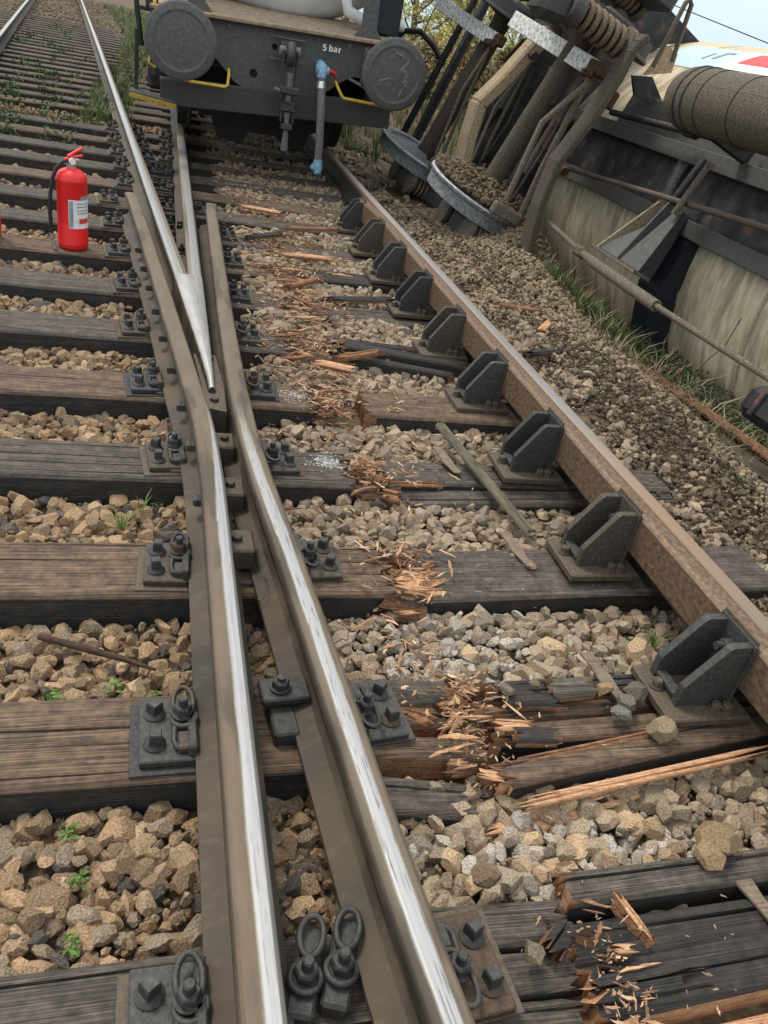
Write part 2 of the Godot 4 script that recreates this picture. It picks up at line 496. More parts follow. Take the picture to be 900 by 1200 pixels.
func rock(seed_: int, faces: int) -> Geo:    # a broken stone: the space between randomly turned planes, its corners knocked off
	var r := RandomNumberGenerator.new()
	r.seed = seed_
	var planes: Array = []
	for i in faces:
		var best := Vector3.UP
		var far := -1.0
		for t in 6:   # spread the planes a little
			var d := Vector3(r.randfn(), r.randfn(), r.randfn()).normalized()
			var near := 2.0
			for p in planes:
				near = minf(near, d.distance_to(p.normal))
			if near > far:
				far = near
				best = d
		planes.append(Plane(best, r.randf_range(0.58, 0.86)))
	for i in 18:       # small facets along the edges
		planes.append(Plane(Vector3(r.randfn(), r.randfn(), r.randfn()).normalized(), r.randf_range(0.79, 0.89)))
	var s := Vector3(1.0, r.randf_range(0.62, 0.8), r.randf_range(0.72, 0.92)) * 1.08
	var g := Geo.new()
	for p: Plane in planes:
		var u := p.normal.cross(Vector3.UP if absf(p.normal.y) < 0.9 else Vector3.RIGHT).normalized()
		var v := p.normal.cross(u)
		var c := p.normal * p.d
		var poly := PackedVector3Array([c + (u + v) * 3.0, c + (u - v) * 3.0, c - (u + v) * 3.0, c - (u - v) * 3.0])
		for q: Plane in planes:
			if q != p and poly.size() > 2:
				poly = Geometry3D.clip_polygon(poly, q)
		if poly.size() > 2:
			var pts: Array = []
			for x in poly:
				pts.append(x * s)
			g.fan(pts, p.normal / s)
	return g


func stone_tone(r: RandomNumberGenerator, x: float, z: float) -> Color:   # linear base colours
	var k := r.randf()
	var c := Color(0.40, 0.285, 0.18)
	if k < 0.32:
		c = Color(0.34, 0.25, 0.165)
	elif k < 0.50:
		c = Color(0.28, 0.23, 0.17)
	elif k < 0.58:
		c = Color(0.13, 0.12, 0.115)
	elif k < 0.70:
		c = Color(0.48, 0.37, 0.25)
	if x > 0.2:
		c = c.lerp(Color(0.40, 0.36, 0.295), 0.55)
	var pale := bump2(x, z, 0.66, -0.40, 0.26, 0.16) + bump2(x, z, 0.6, 0.22, 0.2, 0.1) + bump2(x, z, 0.95, 0.25, 0.15, 0.07)
	if r.randf() < pale * 0.85:
		c = c.lerp(Color(0.55, 0.54, 0.52), r.randf_range(0.4, 0.9))
	return c * r.randf_range(0.85, 1.45)


func in_sleeper(x: float, z: float, grow := 0.0) -> bool:
	var k := roundf((FIRST - z) / PITCH)
	return absf(z - (FIRST - k * PITCH)) < 0.125 + grow and x < 1.88 + grow and x > -2.5


func turned(r: RandomNumberGenerator) -> Basis:
	return Basis(Vector3(r.randf_range(-1, 1), r.randf_range(-1, 1), r.randf_range(-1, 1)).normalized(), r.randf() * TAU)


func many(called: String, mesh: Mesh, list: Array, colours: Array, parent: Node, m: Material) -> MultiMeshInstance3D:
	var mm := MultiMesh.new()
	mm.transform_format = MultiMesh.TRANSFORM_3D
	mm.use_colors = true
	mm.mesh = mesh
	mm.instance_count = list.size()
	for i in list.size():
		mm.set_instance_transform(i, list[i])
		mm.set_instance_color(i, colours[i])
	var o := MultiMeshInstance3D.new()
	o.multimesh = mm
	o.material_override = m
	if parent:
		o.name = called
		parent.add_child(o, true)
	else:
		o.name = numbered(called)
		add_child(o)
	o.set_meta("kind", "stuff")
	return o


func ground_and_ballast(cam: Camera3D) -> void:
	var xs: Array = []
	var x := -3.6
	while x < 5.0:
		xs.append(x)
		x += 0.09
	for e in [6.0, 7.5, 9, 12, 16, 24, 40, 70, 120, 250, 500]:
		xs.append(float(e))
	for e in [-4.5, -6.0, -9, -14, -24, -45, -80, -150, -300, -500]:
		xs.push_front(float(e))
	var zs: Array = [60.0, 20.0, 6.0, 3.0]
	var z := 1.6
	while z > -9.0:
		zs.append(z)
		z -= 0.09
	for e in [-9.5, -10.5, -12, -14, -17, -21, -27, -36, -50, -80, -150, -300, -600]:
		zs.append(float(e))
	var g := Geo.new()
	g.soft(true)
	var far := func(px: float, pz: float) -> Vector3:
		var y := ballast_top(px, pz) - 0.03
		if absf(px) > 60 or pz < -80:
			y -= 0.5
		return Vector3(px, y, pz)
	for i in xs.size() - 1:
		for j in zs.size() - 1:
			g.quad(far.call(xs[i], zs[j]), far.call(xs[i + 1], zs[j]), far.call(xs[i + 1], zs[j + 1]), far.call(xs[i], zs[j + 1]), Vector3.UP)
	var gr := obj("ground", g, M.soil)
	tag(gr, "brown earth under the track and out to the fields", "", "", "structure")
	# the stones of the ballast: every stone is placed; the 300 that show largest are meshes of their own, the rest one mass
	var bed := Node3D.new()
	bed.name = "ballast"
	add_child(bed)
	tag(bed, "bed of broken tan and grey ballast stones between the sleepers", "", "", "structure")
	var r := RandomNumberGenerator.new()
	r.seed = 77
	var big: Array = []
	var tr: Array = []
	var co: Array = []
	var step := 0.030
	x = -2.9
	while x < 2.15:
		z = 1.0
		while z > -9.5:
			var px := x + r.randf_range(-0.5, 0.5) * step
			var pz := z + r.randf_range(-0.5, 0.5) * step
			z -= step if z > -4.5 else step * 1.35
			var siz := 0.016 + 0.022 * pow(r.randf(), 1.3) + (0.015 * r.randf() if r.randf() < 0.13 else 0.0)
			if px > 1.93 and r.randf() < 0.9:
				continue
			if in_sleeper(px, pz, siz * 0.35):
				continue
			if pz > 0.72 or (pz < -7.0 and px > -0.2 and px < 1.7 and r.randf() < 0.4):
				continue
			var y := ballast_top(px, pz) + r.randf_range(-0.030, 0.008) + siz * 0.1
			if px > -0.1 and px < 0.3:
				y -= 0.02
			var t := Transform3D(turned(r) * Basis.from_scale(Vector3(1, r.randf_range(0.75, 1.1), r.randf_range(0.8, 1.15)) * siz), Vector3(px, y, pz))
			var c := stone_tone(r, px, pz)
			var to := t.origin - cam.position
			var depth := -cam.basis.z.dot(to)
			var seen := false
			if depth > 0.3:
				var half := depth * tan(deg_to_rad(cam.fov) * 0.5)
				seen = absf(cam.basis.y.dot(to)) < half * 1.01 and absf(cam.basis.x.dot(to)) < half * 0.76
			if seen and pz > -1.6 and siz > 0.028 and y > ballast_top(px, pz) - 0.016:
				big.append([siz / depth, t, c])
			else:
				tr.append(t)
				co.append(c)
		x += step
	big.sort_custom(func(p, q): return p[0] > q[0])
	for i in big.size():
		if i >= 296:
			tr.append(big[i][1])
			co.append(big[i][2])
	var meshes: Array = []
	for i in 8:
		rocks.append(rock(100 + i * 13, 9 + i % 3).mesh(M.stone))
	var tones: Array = []
	for i in 10:
		var c := stone_tone(r, -1.0 if i < 6 else 1.0, 5.0)
		var m: StandardMaterial3D = M.stone.duplicate()
		m.vertex_color_use_as_albedo = false
		m.albedo_color = c.linear_to_srgb()
		tones.append(m)
	for i in mini(296, big.size()):
		var o := put("stone", rocks[i % 8], bed)
		var best := 0
		for k in 10:
			var d: Color = tones[k].albedo_color.srgb_to_linear()
			var e: Color = tones[best].albedo_color.srgb_to_linear()
			var w: Color = big[i][2]
			if absf(d.r - w.r) + absf(d.b - w.b) < absf(e.r - w.r) + absf(e.b - w.b):
				best = k
		o.material_override = tones[best]
		o.transform = big[i][1]
	# one mass, four shapes of stone
	var coarse := rock(991, 10).mesh(M.stone)
	many("ballast_stones", coarse, tr, co, bed, M.stone)
	# finer dark gravel thrown up along the right-hand rail
	tr = []
	co = []
	for i in 30000:
		var px := r.randf_range(1.62, 2.95)
		var pz := r.randf_range(0.4, -6.2)
		var ridge := bump2(px, 0, 2.38 + 0.05 * sin(pz * 2.7) + 0.03 * pz, 0, 0.13, 1)
		if px > 2.42 and r.randf() < (px - 2.42) * 1.6:
			continue
		if in_sleeper(px, pz, 0.0) and px < 1.9 and r.randf() < (0.97 if pz > -1.6 else 0.45):
			continue
		var siz := 0.005 + 0.011 * pow(r.randf(), 1.5) + (0.016 * r.randf() if r.randf() < 0.10 + ridge * 0.35 else 0.0)
		var y := maxf(ballast_top(px, pz), -0.01 if in_sleeper(px, pz) else -9.0) + r.randf_range(-0.008, 0.022)
		tr.append(Transform3D(turned(r) * Basis.from_scale(Vector3(1, r.randf_range(0.75, 1.1), r.randf_range(0.8, 1.15)) * siz), Vector3(px, y, pz)))
		var c := Color(0.165, 0.128, 0.092) * r.randf_range(0.6, 1.5)
		if r.randf() < 0.14 + ridge * 0.7 + 0.55 * smoothstep(-2.3, -3.2, pz) * smoothstep(2.5, 2.3, px):
			c = Color(0.42, 0.35, 0.25) * r.randf_range(0.7, 1.25)
		co.append(c)
	many("fine_gravel", rock(557, 9).mesh(M.stone), tr, co, bed, M.stone)
	tr = []
	co = []
	for i in 16000:
		var px := r.randf_range(-1.3, 1.9)
		var pz := r.randf_range(0.7, -3.2)
		if in_sleeper(px, pz, 0.0):
			continue
		var siz := r.randf_range(0.005, 0.013)
		tr.append(Transform3D(turned(r) * Basis.from_scale(Vector3.ONE * siz), Vector3(px, ballast_top(px, pz) - r.randf_range(0.0, 0.02), pz)))
		co.append(stone_tone(r, px, pz) * 0.75)
	many("stone_chips", rock(557, 9).mesh(M.stone), tr, co, bed, M.stone)
	# the far ballast
	tr = []
	co = []
	for i in 16000:
		var pz := -9.3 - 32.0 * pow(r.randf(), 1.6)
		var px := r.randf_range(-2.6 + pz * 0.1, 2.6)
		var siz := r.randf_range(0.03, 0.055)
		tr.append(Transform3D(turned(r) * Basis.from_scale(Vector3.ONE * siz), Vector3(px, ballast_top(px, pz) - 0.01 + r.randf_range(-0.02, 0.01), pz)))
		co.append(Color(0.30, 0.25, 0.19) * r.randf_range(0.7, 1.25))
	many("far_ballast", rock(557, 9).mesh(M.stone), tr, co, bed, M.stone)


# ---------------------------------------------------------------- timber
func timber(x0: float, x1: float, z0: float, z1: float, yt: float, yb: float, o := {}) -> ArrayMesh:
	# one length of sawn, weathered timber with lengthwise cracks; jag0 / jag1: how far a torn end runs out in splinters
	var r := RandomNumberGenerator.new()
	r.seed = int(o.get("seed", 1))
	var cracks: int = o.get("cracks", 2)
	var jag0: float = o.get("jag0", 0.0)
	var jag1: float = o.get("jag1", 0.0)
	var width := z1 - z0
	var nx := clampi(int((x1 - x0) / float(o.get("step", 0.045))), 3, 60)
	var cz: Array = []
	for i in cracks:
		cz.append([width * (i + r.randf_range(0.3, 0.8)) / (cracks + 0.1), r.randf_range(0.010, 0.026), r.randf() * 9.0, r.randf_range(-0.014, 0.014)])
	var cols: Array = []     # [z, drop, crack index]
	var round_ := minf(0.014, width * 0.2)
	cols.append([0.0, round_, -1])
	cols.append([round_ * 0.35, round_ * 0.3, -1])
	cols.append([round_, 0.0, -1])
	var zz := round_ + 0.02
	while zz < width - round_ - 0.01:
		cols.append([zz, 0.0, -1])
		zz += 0.024
	for i in cracks:
		for e in [-0.0035, 0.0, 0.0035]:
			cols.append([clampf(cz[i][0] + e, round_ * 1.1, width - round_ * 1.1), 1.0 if e == 0.0 else 0.0, i])
	cols.append([width - round_, 0.0, -1])
	cols.append([width - round_ * 0.35, round_ * 0.3, -1])
	cols.append([width, round_, -1])
	cols.sort_custom(func(p, q): return p[0] < q[0])
	var n := cols.size()
	var grid: Array = []
	for i in nx + 1:
		var row: Array = []
		var f := float(i) / nx
		for j in n:
			var c: Array = cols[j]
			var a0: float = jag0 * (0.5 + 0.5 * sin(j * 2.7 + r.seed)) * (0.4 + 0.6 * absf(sin(j * 12.9 + r.seed * 1.3)))
			var a1: float = jag1 * (0.5 + 0.5 * sin(j * 2.3 + r.seed * 2)) * (0.4 + 0.6 * absf(sin(j * 11.3 + r.seed * 0.7)))
			var x := lerpf(x0 + a0, x1 - a1, f)
			var z: float = z0 + c[0]
			var y := yt + hum.get_noise_2d(x * 90 + r.seed * 11, z * 600) * 0.0045 + hum.get_noise_2d(x * 40, z * 90 + r.seed) * 0.004
			if c[2] >= 0:
				var cr: Array = cz[c[2]]
				if c[1] > 0.0:
					y -= cr[1] * clampf(0.25 + 1.6 * hum.get_noise_2d(x * 50 + cr[2] * 100, cr[2] * 50), 0.0, 1.0)
				z += cr[3] * sin(x * 1.6 + cr[2]) * smoothstep(0.0, 0.03, minf(c[0], width - c[0]) - 0.012)
			else:
				y -= c[1]
			row.append(Vector3(x, y, z))
		grid.append(row)
	var top := Geo.new()
	var side := Geo.new()
	var end := Geo.new()
	for i in nx:
		for j in n - 1:
			top.soft(cols[j][2] < 0 and cols[j + 1][2] < 0)
			top.quad(grid[i][j], grid[i][j + 1], grid[i + 1][j + 1], grid[i + 1][j], Vector3.UP)
		for q in [[0, Vector3.FORWARD], [n - 1, Vector3.BACK]]:
			var a: Vector3 = grid[i][q[0]]
			var b: Vector3 = grid[i + 1][q[0]]
			side.quad(a, b, Vector3(b.x, yb, b.z), Vector3(a.x, yb, a.z), q[1])
	var ragged := RandomNumberGenerator.new()
	ragged.seed = r.seed + 5
	for q in [[0, Vector3.LEFT, jag0], [nx, Vector3.RIGHT, jag1]]:
		var low: Array = []
		for j in n:
			low.append(ragged.randf_range(-0.7, 0.7) * q[2] - q[1].x * q[2] * 0.5)
		for j in n - 1:
			var a: Vector3 = grid[q[0]][j]
			var b: Vector3 = grid[q[0]][j + 1]
			end.quad(a, b, Vector3(b.x + low[j + 1], yb, b.z), Vector3(a.x + low[j], yb, a.z), q[1])
	var m := top.mesh(o.get("top", M.wood_brown))
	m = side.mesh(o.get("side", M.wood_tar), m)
	return end.mesh(o.get("end", M.wood_tar), m)


func shard(length: float, w: float, h: float, seed_: int) -> Geo:    # a torn splinter, lying along x, thick in the middle and running out to points
	var r := RandomNumberGenerator.new()
	r.seed = seed_
	var g := Geo.new()
	var prev: Array = []
	var bend := r.randf_range(-0.25, 0.25)
	for i in 6:
		var f := i / 5.0
		var k: float = [0.35, 0.9, 1.0, 0.85, 0.6, 0.12][i] * r.randf_range(0.7, 1.15)
		var c := Vector3((f - 0.5) * length, bend * length * 0.12 * sin(f * PI), r.randf_range(-0.22, 0.22) * w)
		var row: Array = [c + Vector3(r.randf_range(-0.06, 0.06) * length, h * 0.5 * k, -w * 0.5 * k * r.randf_range(0.6, 1.2)), c + Vector3(r.randf_range(-0.06, 0.06) * length, h * 0.5 * k * r.randf_range(0.4, 1.1), w * 0.5 * k), c + Vector3(0, -h * 0.5 * k, w * 0.4 * k), c + Vector3(0, -h * 0.5 * k, -w * 0.45 * k)]
		if i:
			for j in 4:
				var l := (j + 1) % 4
				var m: Vector3 = (row[j] + row[l]) * 0.5
				g.quad(prev[j], prev[l], row[l], row[j], m - c)
		else:
			g.fan(row, Vector3.LEFT)
		prev = row
	g.fan(prev, Vector3.RIGHT)
	return g


func bolted_sleeper(k: int, label: String) -> Node3D:
	return thing("sleeper", label, "sleeper", Vector3(0, -0.18, FIRST + PITCH - k * PITCH), 0.0, "timber sleepers under the crossing")


func splinters(parent: Node3D, seed_: int, n: int, at: Vector3, spread: Vector3, long_: float, fresh := 0.7) -> void:
	var r := RandomNumberGenerator.new()
	r.seed = seed_
	for i in n:
		var big := i < n / 4.0
		var l := long_ * (r.randf_range(0.6, 1.1) if big else r.randf_range(0.2, 0.6))
		var o := obj("splinter", shard(l, l * r.randf_range(0.06, 0.16), l * r.randf_range(0.04, 0.09), seed_ * 50 + i), M.wood_fresh if r.randf() < fresh else M.wood_torn, parent)
		o.position = at - parent.position + Vector3(r.randfn(0, 0.5) * spread.x, absf(r.randfn(0, 0.5)) * spread.y, r.randfn(0, 0.5) * spread.z)
		o.rotation = Vector3(r.randf_range(-0.5, 0.5), r.randfn(0.0, 0.38) + (PI if r.randf() < 0.5 else 0.0), r.randf_range(-0.12, 0.28))


func fibres(parent: Node3D, seed_: int, n: int, at: Vector3, spread: Vector3, long_ := 0.05) -> void:
	var r := RandomNumberGenerator.new()
	r.seed = seed_
	var tr: Array = []
	var co: Array = []
	for i in n * 2:
		var l := long_ * (0.10 + 0.2 * r.randf() + 0.9 * pow(r.randf(), 7.0))
		var b := Basis.from_euler(Vector3(r.randf_range(-0.6, 0.6), r.randfn(0.0, 0.5) if i % 3 else r.randf() * TAU, r.randf_range(-0.3, 0.35)))
		tr.append(Transform3D(b * Basis.from_scale(Vector3(l, minf(l, 0.018) * r.randf_range(0.3, 1.3), minf(l, 0.018) * r.randf_range(0.3, 1.6))), at - parent.position + Vector3(r.randfn(0, 0.5) * spread.x, absf(r.randfn(0, 0.5)) * spread.y, r.randfn(0, 0.5) * spread.z)))
		co.append([Color(0.46, 0.28, 0.16), Color(0.56, 0.38, 0.24), Color(0.16, 0.09, 0.055), Color(0.34, 0.20, 0.12)][r.randi() % 4] * r.randf_range(0.7, 1.15))
	many("wood_fibres", shard(1.0, 0.3, 0.2, 5).mesh(M.fibre), tr, co, parent, M.fibre)


func sleepers() -> void:
	var f := StandardMaterial3D.new()
	f.resource_name = "fibre"
	f.vertex_color_use_as_albedo = true
	f.roughness = 0.95
	M.fibre = f
	var what := {
		0: "smashed nearest sleeper at the bottom edge, its right half split into long dark blocks",
		1: "broken second sleeper from the bottom, long orange slab torn off its right half",
		2: "third sleeper from the bottom with a fresh orange chip bitten out of its front edge",
		3: "fourth sleeper from the bottom, white dust and brown fibres at its break",
		4: "fifth sleeper from the bottom, snapped through with its left end sagging",
		5: "sixth sleeper from the bottom, its right half reduced to loose dark boards",
		6: "seventh sleeper from the bottom, broken behind the pile of boards",
	}
	for k in 15:
		var zc := FIRST + PITCH - k * PITCH
		var label: String = what.get(k, "weathered dark timber sleeper of the crossing, %s from the bottom of the picture" % ORD[k])
		if k == 7:
			label = "weathered sleeper on which the red fire extinguisher stands"
		var s := bolted_sleeper(k, label)
		var o := {"seed": 31 + k * 7, "cracks": 4, "top": [M.wood_grey, M.wood_brown, M.wood_brown, M.wood_grey][k % 4], "end": M.wood_torn}
		if k >= 4:
			o.top = [M.wood_grey, M.wood_brown, M.wood_grey][k % 3]
			o.step = 0.09
		var brk: float = [0.60, 0.50, 0.53, 0.52, 0.47, 0.45, 0.52, 0.5, 0.55, 0.5, 0.55, 0.5, 0.5, 0.5, 0.5][k]
		var half := 0.125
		var yt := 0.18
		var yb := 0.0
		var loc := func(called: String, m: ArrayMesh, at := Vector3.ZERO, rot := Vector3.ZERO) -> MeshInstance3D:
			var p := put(called, m, s)
			p.position = at
			p.rotation = rot
			return p
		if k >= 9:   # farther ones: whole, half buried
			loc.call("beam", timber(-2.5 - 0.05 * k, 1.85, -half, half, yt, yb, o))
			continue
		# left, unbroken half
		o.jag1 = 0.09
		if k == 0:
			loc.call("beam", timber(-2.4, 0.30, -half, half, yt, yb, o))
			var zs: Array = [[-0.17, -0.08], [-0.078, 0.0], [0.002, 0.07], [0.072, 0.16], [0.162, 0.24]]
			for i in zs.size():
				loc.call("split_block", timber(0.30, [0.62, 0.60, 0.585, 0.57, 0.56][i], zs[i][0], zs[i][1], yt, yb, {"seed": 500 + i, "cracks": 1, "jag1": 0.05, "top": M.wood_grey, "end": M.wood_torn, "step": 0.03}), Vector3(0, 0.03 - 0.006 * (i % 3), 0.02), Vector3(0.03 * (i - 2), 0, -0.09 - 0.02 * (i % 3)))
		elif k == 1:
			loc.call("beam", timber(-2.4, 0.28, -half, half, yt, yb, o))
			var zs: Array = [[-0.16, -0.085], [-0.082, -0.01], [-0.004, 0.022], [0.026, 0.088], [0.094, 0.19]]
			for i in zs.size():
				loc.call("split_block", timber(0.28, [0.58, 0.60, 0.58, 0.59, 0.535][i], zs[i][0], zs[i][1], yt, yb, {"seed": 520 + i, "cracks": 1, "jag1": 0.045, "top": M.wood_brown if i % 2 else M.wood_grey, "side": M.wood_tar if i == 4 else M.wood_torn, "end": M.wood_fresh, "step": 0.03}), Vector3(0, [0.022, 0.02, 0.012, 0.026, 0.026][i], 0), Vector3([0.06, -0.05, 0.1, -0.04, 0.05][i], [0, 0, -0.02, -0.04, -0.10][i], [-0.08, -0.10, -0.10, -0.09, -0.12][i]))
		else:
			loc.call("beam", timber(-2.4, brk, -half, half, yt, yb, o))
		# right half
		var c := {"cracks": 2, "jag0": 0.06, "end": M.wood_fresh if k < 3 else M.wood_torn}
		match k:
			0:
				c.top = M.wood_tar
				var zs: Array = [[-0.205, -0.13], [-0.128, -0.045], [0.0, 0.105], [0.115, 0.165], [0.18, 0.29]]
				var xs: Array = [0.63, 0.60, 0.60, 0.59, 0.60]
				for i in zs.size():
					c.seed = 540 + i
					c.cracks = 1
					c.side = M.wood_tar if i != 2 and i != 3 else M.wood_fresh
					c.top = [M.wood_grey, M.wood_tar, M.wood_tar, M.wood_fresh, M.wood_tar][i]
					c.jag0 = 0.03
					loc.call("split_block" if i != 3 else "fresh_slab", timber(xs[i], 1.9, zs[i][0], zs[i][1], yt, yb, c), Vector3(0, [-0.02, -0.062, -0.03, -0.06, -0.04][i], 0), Vector3([0.06, 0.16, 0.03, 0.12, 0.05][i], [0.0, 0.0, 0.03, 0.03, 0.03][i], [0.018, 0.04, 0.02, 0.022, 0.024][i]))
				loc.call("fresh_slab", timber(0.59, 0.86, -0.05, 0.0, yt, 0.12, {"seed": 560, "cracks": 1, "top": M.wood_tar, "side": M.wood_tar, "end": M.wood_fresh, "jag0": 0.05, "jag1": 0.12, "step": 0.02}), Vector3(0, 0.012, 0), Vector3(0.5, 0.02, 0.0))
				var cap := loc.call("fresh_slab", timber(0.585, 0.635, 0.0, 0.12, yt, 0.1, {"seed": 561, "cracks": 2, "top": M.wood_torn, "side": M.wood_fresh, "end": M.wood_fresh, "jag0": 0.02, "jag1": 0.01, "step": 0.02}), Vector3(-0.02, -0.015, 0.0)) as MeshInstance3D
				cap.rotation.z = -0.1
			1:
				var zs: Array = [[-0.16, -0.095], [-0.092, -0.02], [-0.016, 0.05]]
				for i in zs.size():
					c.seed = 570 + i
					c.cracks = 2
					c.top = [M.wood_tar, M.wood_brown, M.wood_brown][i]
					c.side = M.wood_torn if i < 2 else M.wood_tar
					c.jag0 = [0.07, 0.10, 0.08][i]
					loc.call("split_block", timber([0.66, 0.65, 0.62][i], 1.88, zs[i][0], zs[i][1], yt, yb, c), Vector3(0, [-0.045, -0.07, -0.05][i], 0), Vector3([0.08, -0.06, 0.05][i], 0, [0.03, 0.042, 0.034][i]))
				for q in [[0.68, 0.86, -0.13, -0.07, M.wood_tar], [0.66, 0.80, -0.02, 0.03, M.wood_tar], [0.82, 0.98, -0.05, 0.02, M.wood_grey], [0.62, 0.74, -0.07, -0.03, M.wood_fresh]]:
					loc.call("broken_board", timber(q[0], q[1], q[2], q[3], yt + 0.016, yt - 0.01, {"seed": int(q[0] * 1000), "cracks": 1, "top": q[4], "side": M.wood_torn, "end": M.wood_fresh, "jag0": 0.04, "jag1": 0.05, "step": 0.02}), Vector3.ZERO, Vector3(q[2] * 0.8, q[0] - 0.75, 0.04 * (q[1] - 0.9)))
				# the long slab that swung out towards the camera, fresh wood along its torn face
				c.seed = 580
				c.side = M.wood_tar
				c.top = M.wood_brown
				c.cracks = 2
				loc.call("split_block", timber(0.0, 0.95, -0.075, 0.0, yt, 0.06, c), Vector3(0.575, -0.004, 0.20), Vector3(0.06, 0.135, 0.0))
				loc.call("fresh_slab", timber(0.0, 0.90, -0.016, 0.012, yt, yt - 0.022, {"seed": 581, "cracks": 1, "top": M.wood_fresh, "side": M.wood_fresh, "end": M.wood_fresh, "jag0": 0.16, "jag1": 0.4, "step": 0.03}), Vector3(0.585, 0.0, 0.195), Vector3(0.35, 0.137, 0.0))
				loc.call("fresh_slab", timber(0.06, 0.62, -0.012, 0.008, yt, yt - 0.016, {"seed": 583, "cracks": 1, "top": M.wood_torn, "side": M.wood_fresh, "end": M.wood_fresh, "jag0": 0.12, "jag1": 0.3, "step": 0.03}), Vector3(0.60, 0.004, 0.165), Vector3(-0.1, 0.15, 0.0))
				loc.call("fresh_slab", timber(0.0, 0.56, -0.03, 0.022, 0.115, 0.085, {"seed": 582, "cracks": 1, "top": M.wood_fresh, "side": M.wood_torn, "end": M.wood_fresh, "jag0": 0.06, "jag1": 0.42, "step": 0.03}), Vector3(0.53, 0.0, 0.262), Vector3(0.25, 0.19, 0.02))
			2:
				c.seed = 590
				c.top = M.wood_grey
				loc.call("beam_right", timber(0.56, 1.93, -half, half, yt, yb, c), Vector3(0, -0.04, 0.0), Vector3(0.03, 0.02, 0.026))
				loc.call("fresh_slab", timber(0.49, 0.68, 0.04, 0.16, yt - 0.01, 0.08, {"seed": 591, "cracks": 3, "top": M.wood_fresh, "side": M.wood_torn, "end": M.wood_fresh, "jag0": 0.07, "jag1": 0.08, "step": 0.015}), Vector3(0, 0.006, 0.0), Vector3(0.12, 0.12, 0.0))
				loc.call("fresh_slab", timber(0.50, 0.64, -0.11, 0.0, yt + 0.004, 0.16, {"seed": 592, "cracks": 3, "top": M.wood_fresh, "side": M.wood_torn, "end": M.wood_fresh, "jag0": 0.08, "jag1": 0.09, "step": 0.015}), Vector3(0, 0.002, 0.0), Vector3(0.0, -0.2, 0.0))
			3:
				c.seed = 600
				c.top = M.wood_grey
				loc.call("beam_right", timber(0.62, 1.87, -half, 0.05, yt, yb, c), Vector3(0, -0.045, -0.03), Vector3(-0.03, -0.03, 0.028))
				loc.call("split_block", timber(0.52, 1.87, 0.055, half + 0.03, yt, yb, {"seed": 601, "cracks": 2, "top": M.wood_grey, "side": M.wood_tar, "end": M.wood_torn, "jag0": 0.09}), Vector3(0, -0.055, 0.0), Vector3(0.1, 0.02, 0.03))
				loc.call("broken_board", timber(0.58, 0.86, 0.035, 0.062, yt + 0.004, 0.1, {"seed": 602, "cracks": 1, "top": M.wood_torn, "side": M.wood_tar, "end": M.wood_fresh, "jag0": 0.05, "jag1": 0.12, "step": 0.02}), Vector3(0, 0.006, 0), Vector3(0.3, 0.05, 0))
			4:
				c.seed = 610
				c.top = M.wood_brown
				loc.call("beam_right", timber(0.66, 1.86, -half, half, yt, yb, c), Vector3(0, 0.006, 0.0), Vector3(0, -0.02, 0.0))
				loc.call("broken_board", timber(0.52, 0.68, 0.02, 0.10, yt - 0.02, 0.1, {"seed": 611, "cracks": 1, "top": M.wood_fresh, "side": M.wood_tar, "end": M.wood_fresh, "jag0": 0.05, "jag1": 0.04, "step": 0.02}), Vector3.ZERO, Vector3(0.1, -0.3, -0.1))
			5:
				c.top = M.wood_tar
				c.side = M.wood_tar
				for q in [[0.69, 1.36, -0.10, -0.02, 0.02, -0.22], [0.76, 1.28, 0.0, 0.06, 0.0, -0.26], [0.60, 1.1, -0.14, -0.1, 0.012, -0.1], [1.0, 1.86, -0.11, 0.1, -0.03, -0.02]]:
					c.seed = int(q[0] * 900)
					c.jag1 = 0.08
					c.cracks = 1
					loc.call("broken_board", timber(q[0] - 0.7, q[1] - 0.7, q[2], q[3], yt, 0.1, c), Vector3(0.7, q[4], 0.03), Vector3(0.05, q[5], 0.0))
			_:
				c.seed = 620 + k
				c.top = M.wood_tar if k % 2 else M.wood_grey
				loc.call("beam_right", timber([0.62, 0.66, 0.6][k % 3], 1.86, -half, half - 0.03, yt, yb, c), Vector3(0, [-0.008, 0.0, -0.012][k % 3], 0.0), Vector3(0, [-0.03, 0.02, 0.0][k % 3], 0.0))
		# pale dents where the derailed wheels rolled over the timber
		if k < 5:
			var x0: float = [1.06, 1.03, 1.0, 0.93, 0.95][k]
			var dent := Geo.new()
			dent.prism(PackedVector2Array([Vector2(-0.018, -half + 0.018), Vector2(0.012, -half + 0.022), Vector2(0.022, -half + 0.019), Vector2(0.016, -0.04), Vector2(0.021, 0.0), Vector2(0.014, 0.05), Vector2(0.024, half - 0.025), Vector2(0.004, half - 0.02), Vector2(-0.012, half - 0.025), Vector2(-0.017, 0.05), Vector2(-0.024, 0.01), Vector2(-0.016, -0.05)]), Transform3D(Basis(Vector3.RIGHT, Vector3.BACK, Vector3.DOWN), Vector3(x0, yt + 0.002, 0)), 0.006)
			obj("wheel_dent", dent, M.wood_worn, s).rotation.y = 0.12
		if k == 3 or k == 4:
			var dr := RandomNumberGenerator.new()
			dr.seed = 900 + k
			var dt: Array = []
			var dc: Array = []
			for q in 300:
				var dx := (0.42 if k == 3 else 0.38) + dr.randfn(0, 0.032)
				var dz := -0.03 + dr.randfn(0, 0.042)
				dt.append(Transform3D(Basis(Vector3.UP, dr.randf() * TAU) * Basis.from_scale(Vector3(1, 0.25, 0.8) * dr.randf_range(0.002, 0.007)), Vector3(dx, yt + 0.002, dz)))
				dc.append(Color(0.34, 0.335, 0.32) * dr.randf_range(0.6, 1.2))
			many("lime_dust", rock(557, 9).mesh(M.fibre), dt, dc, s, M.fibre)
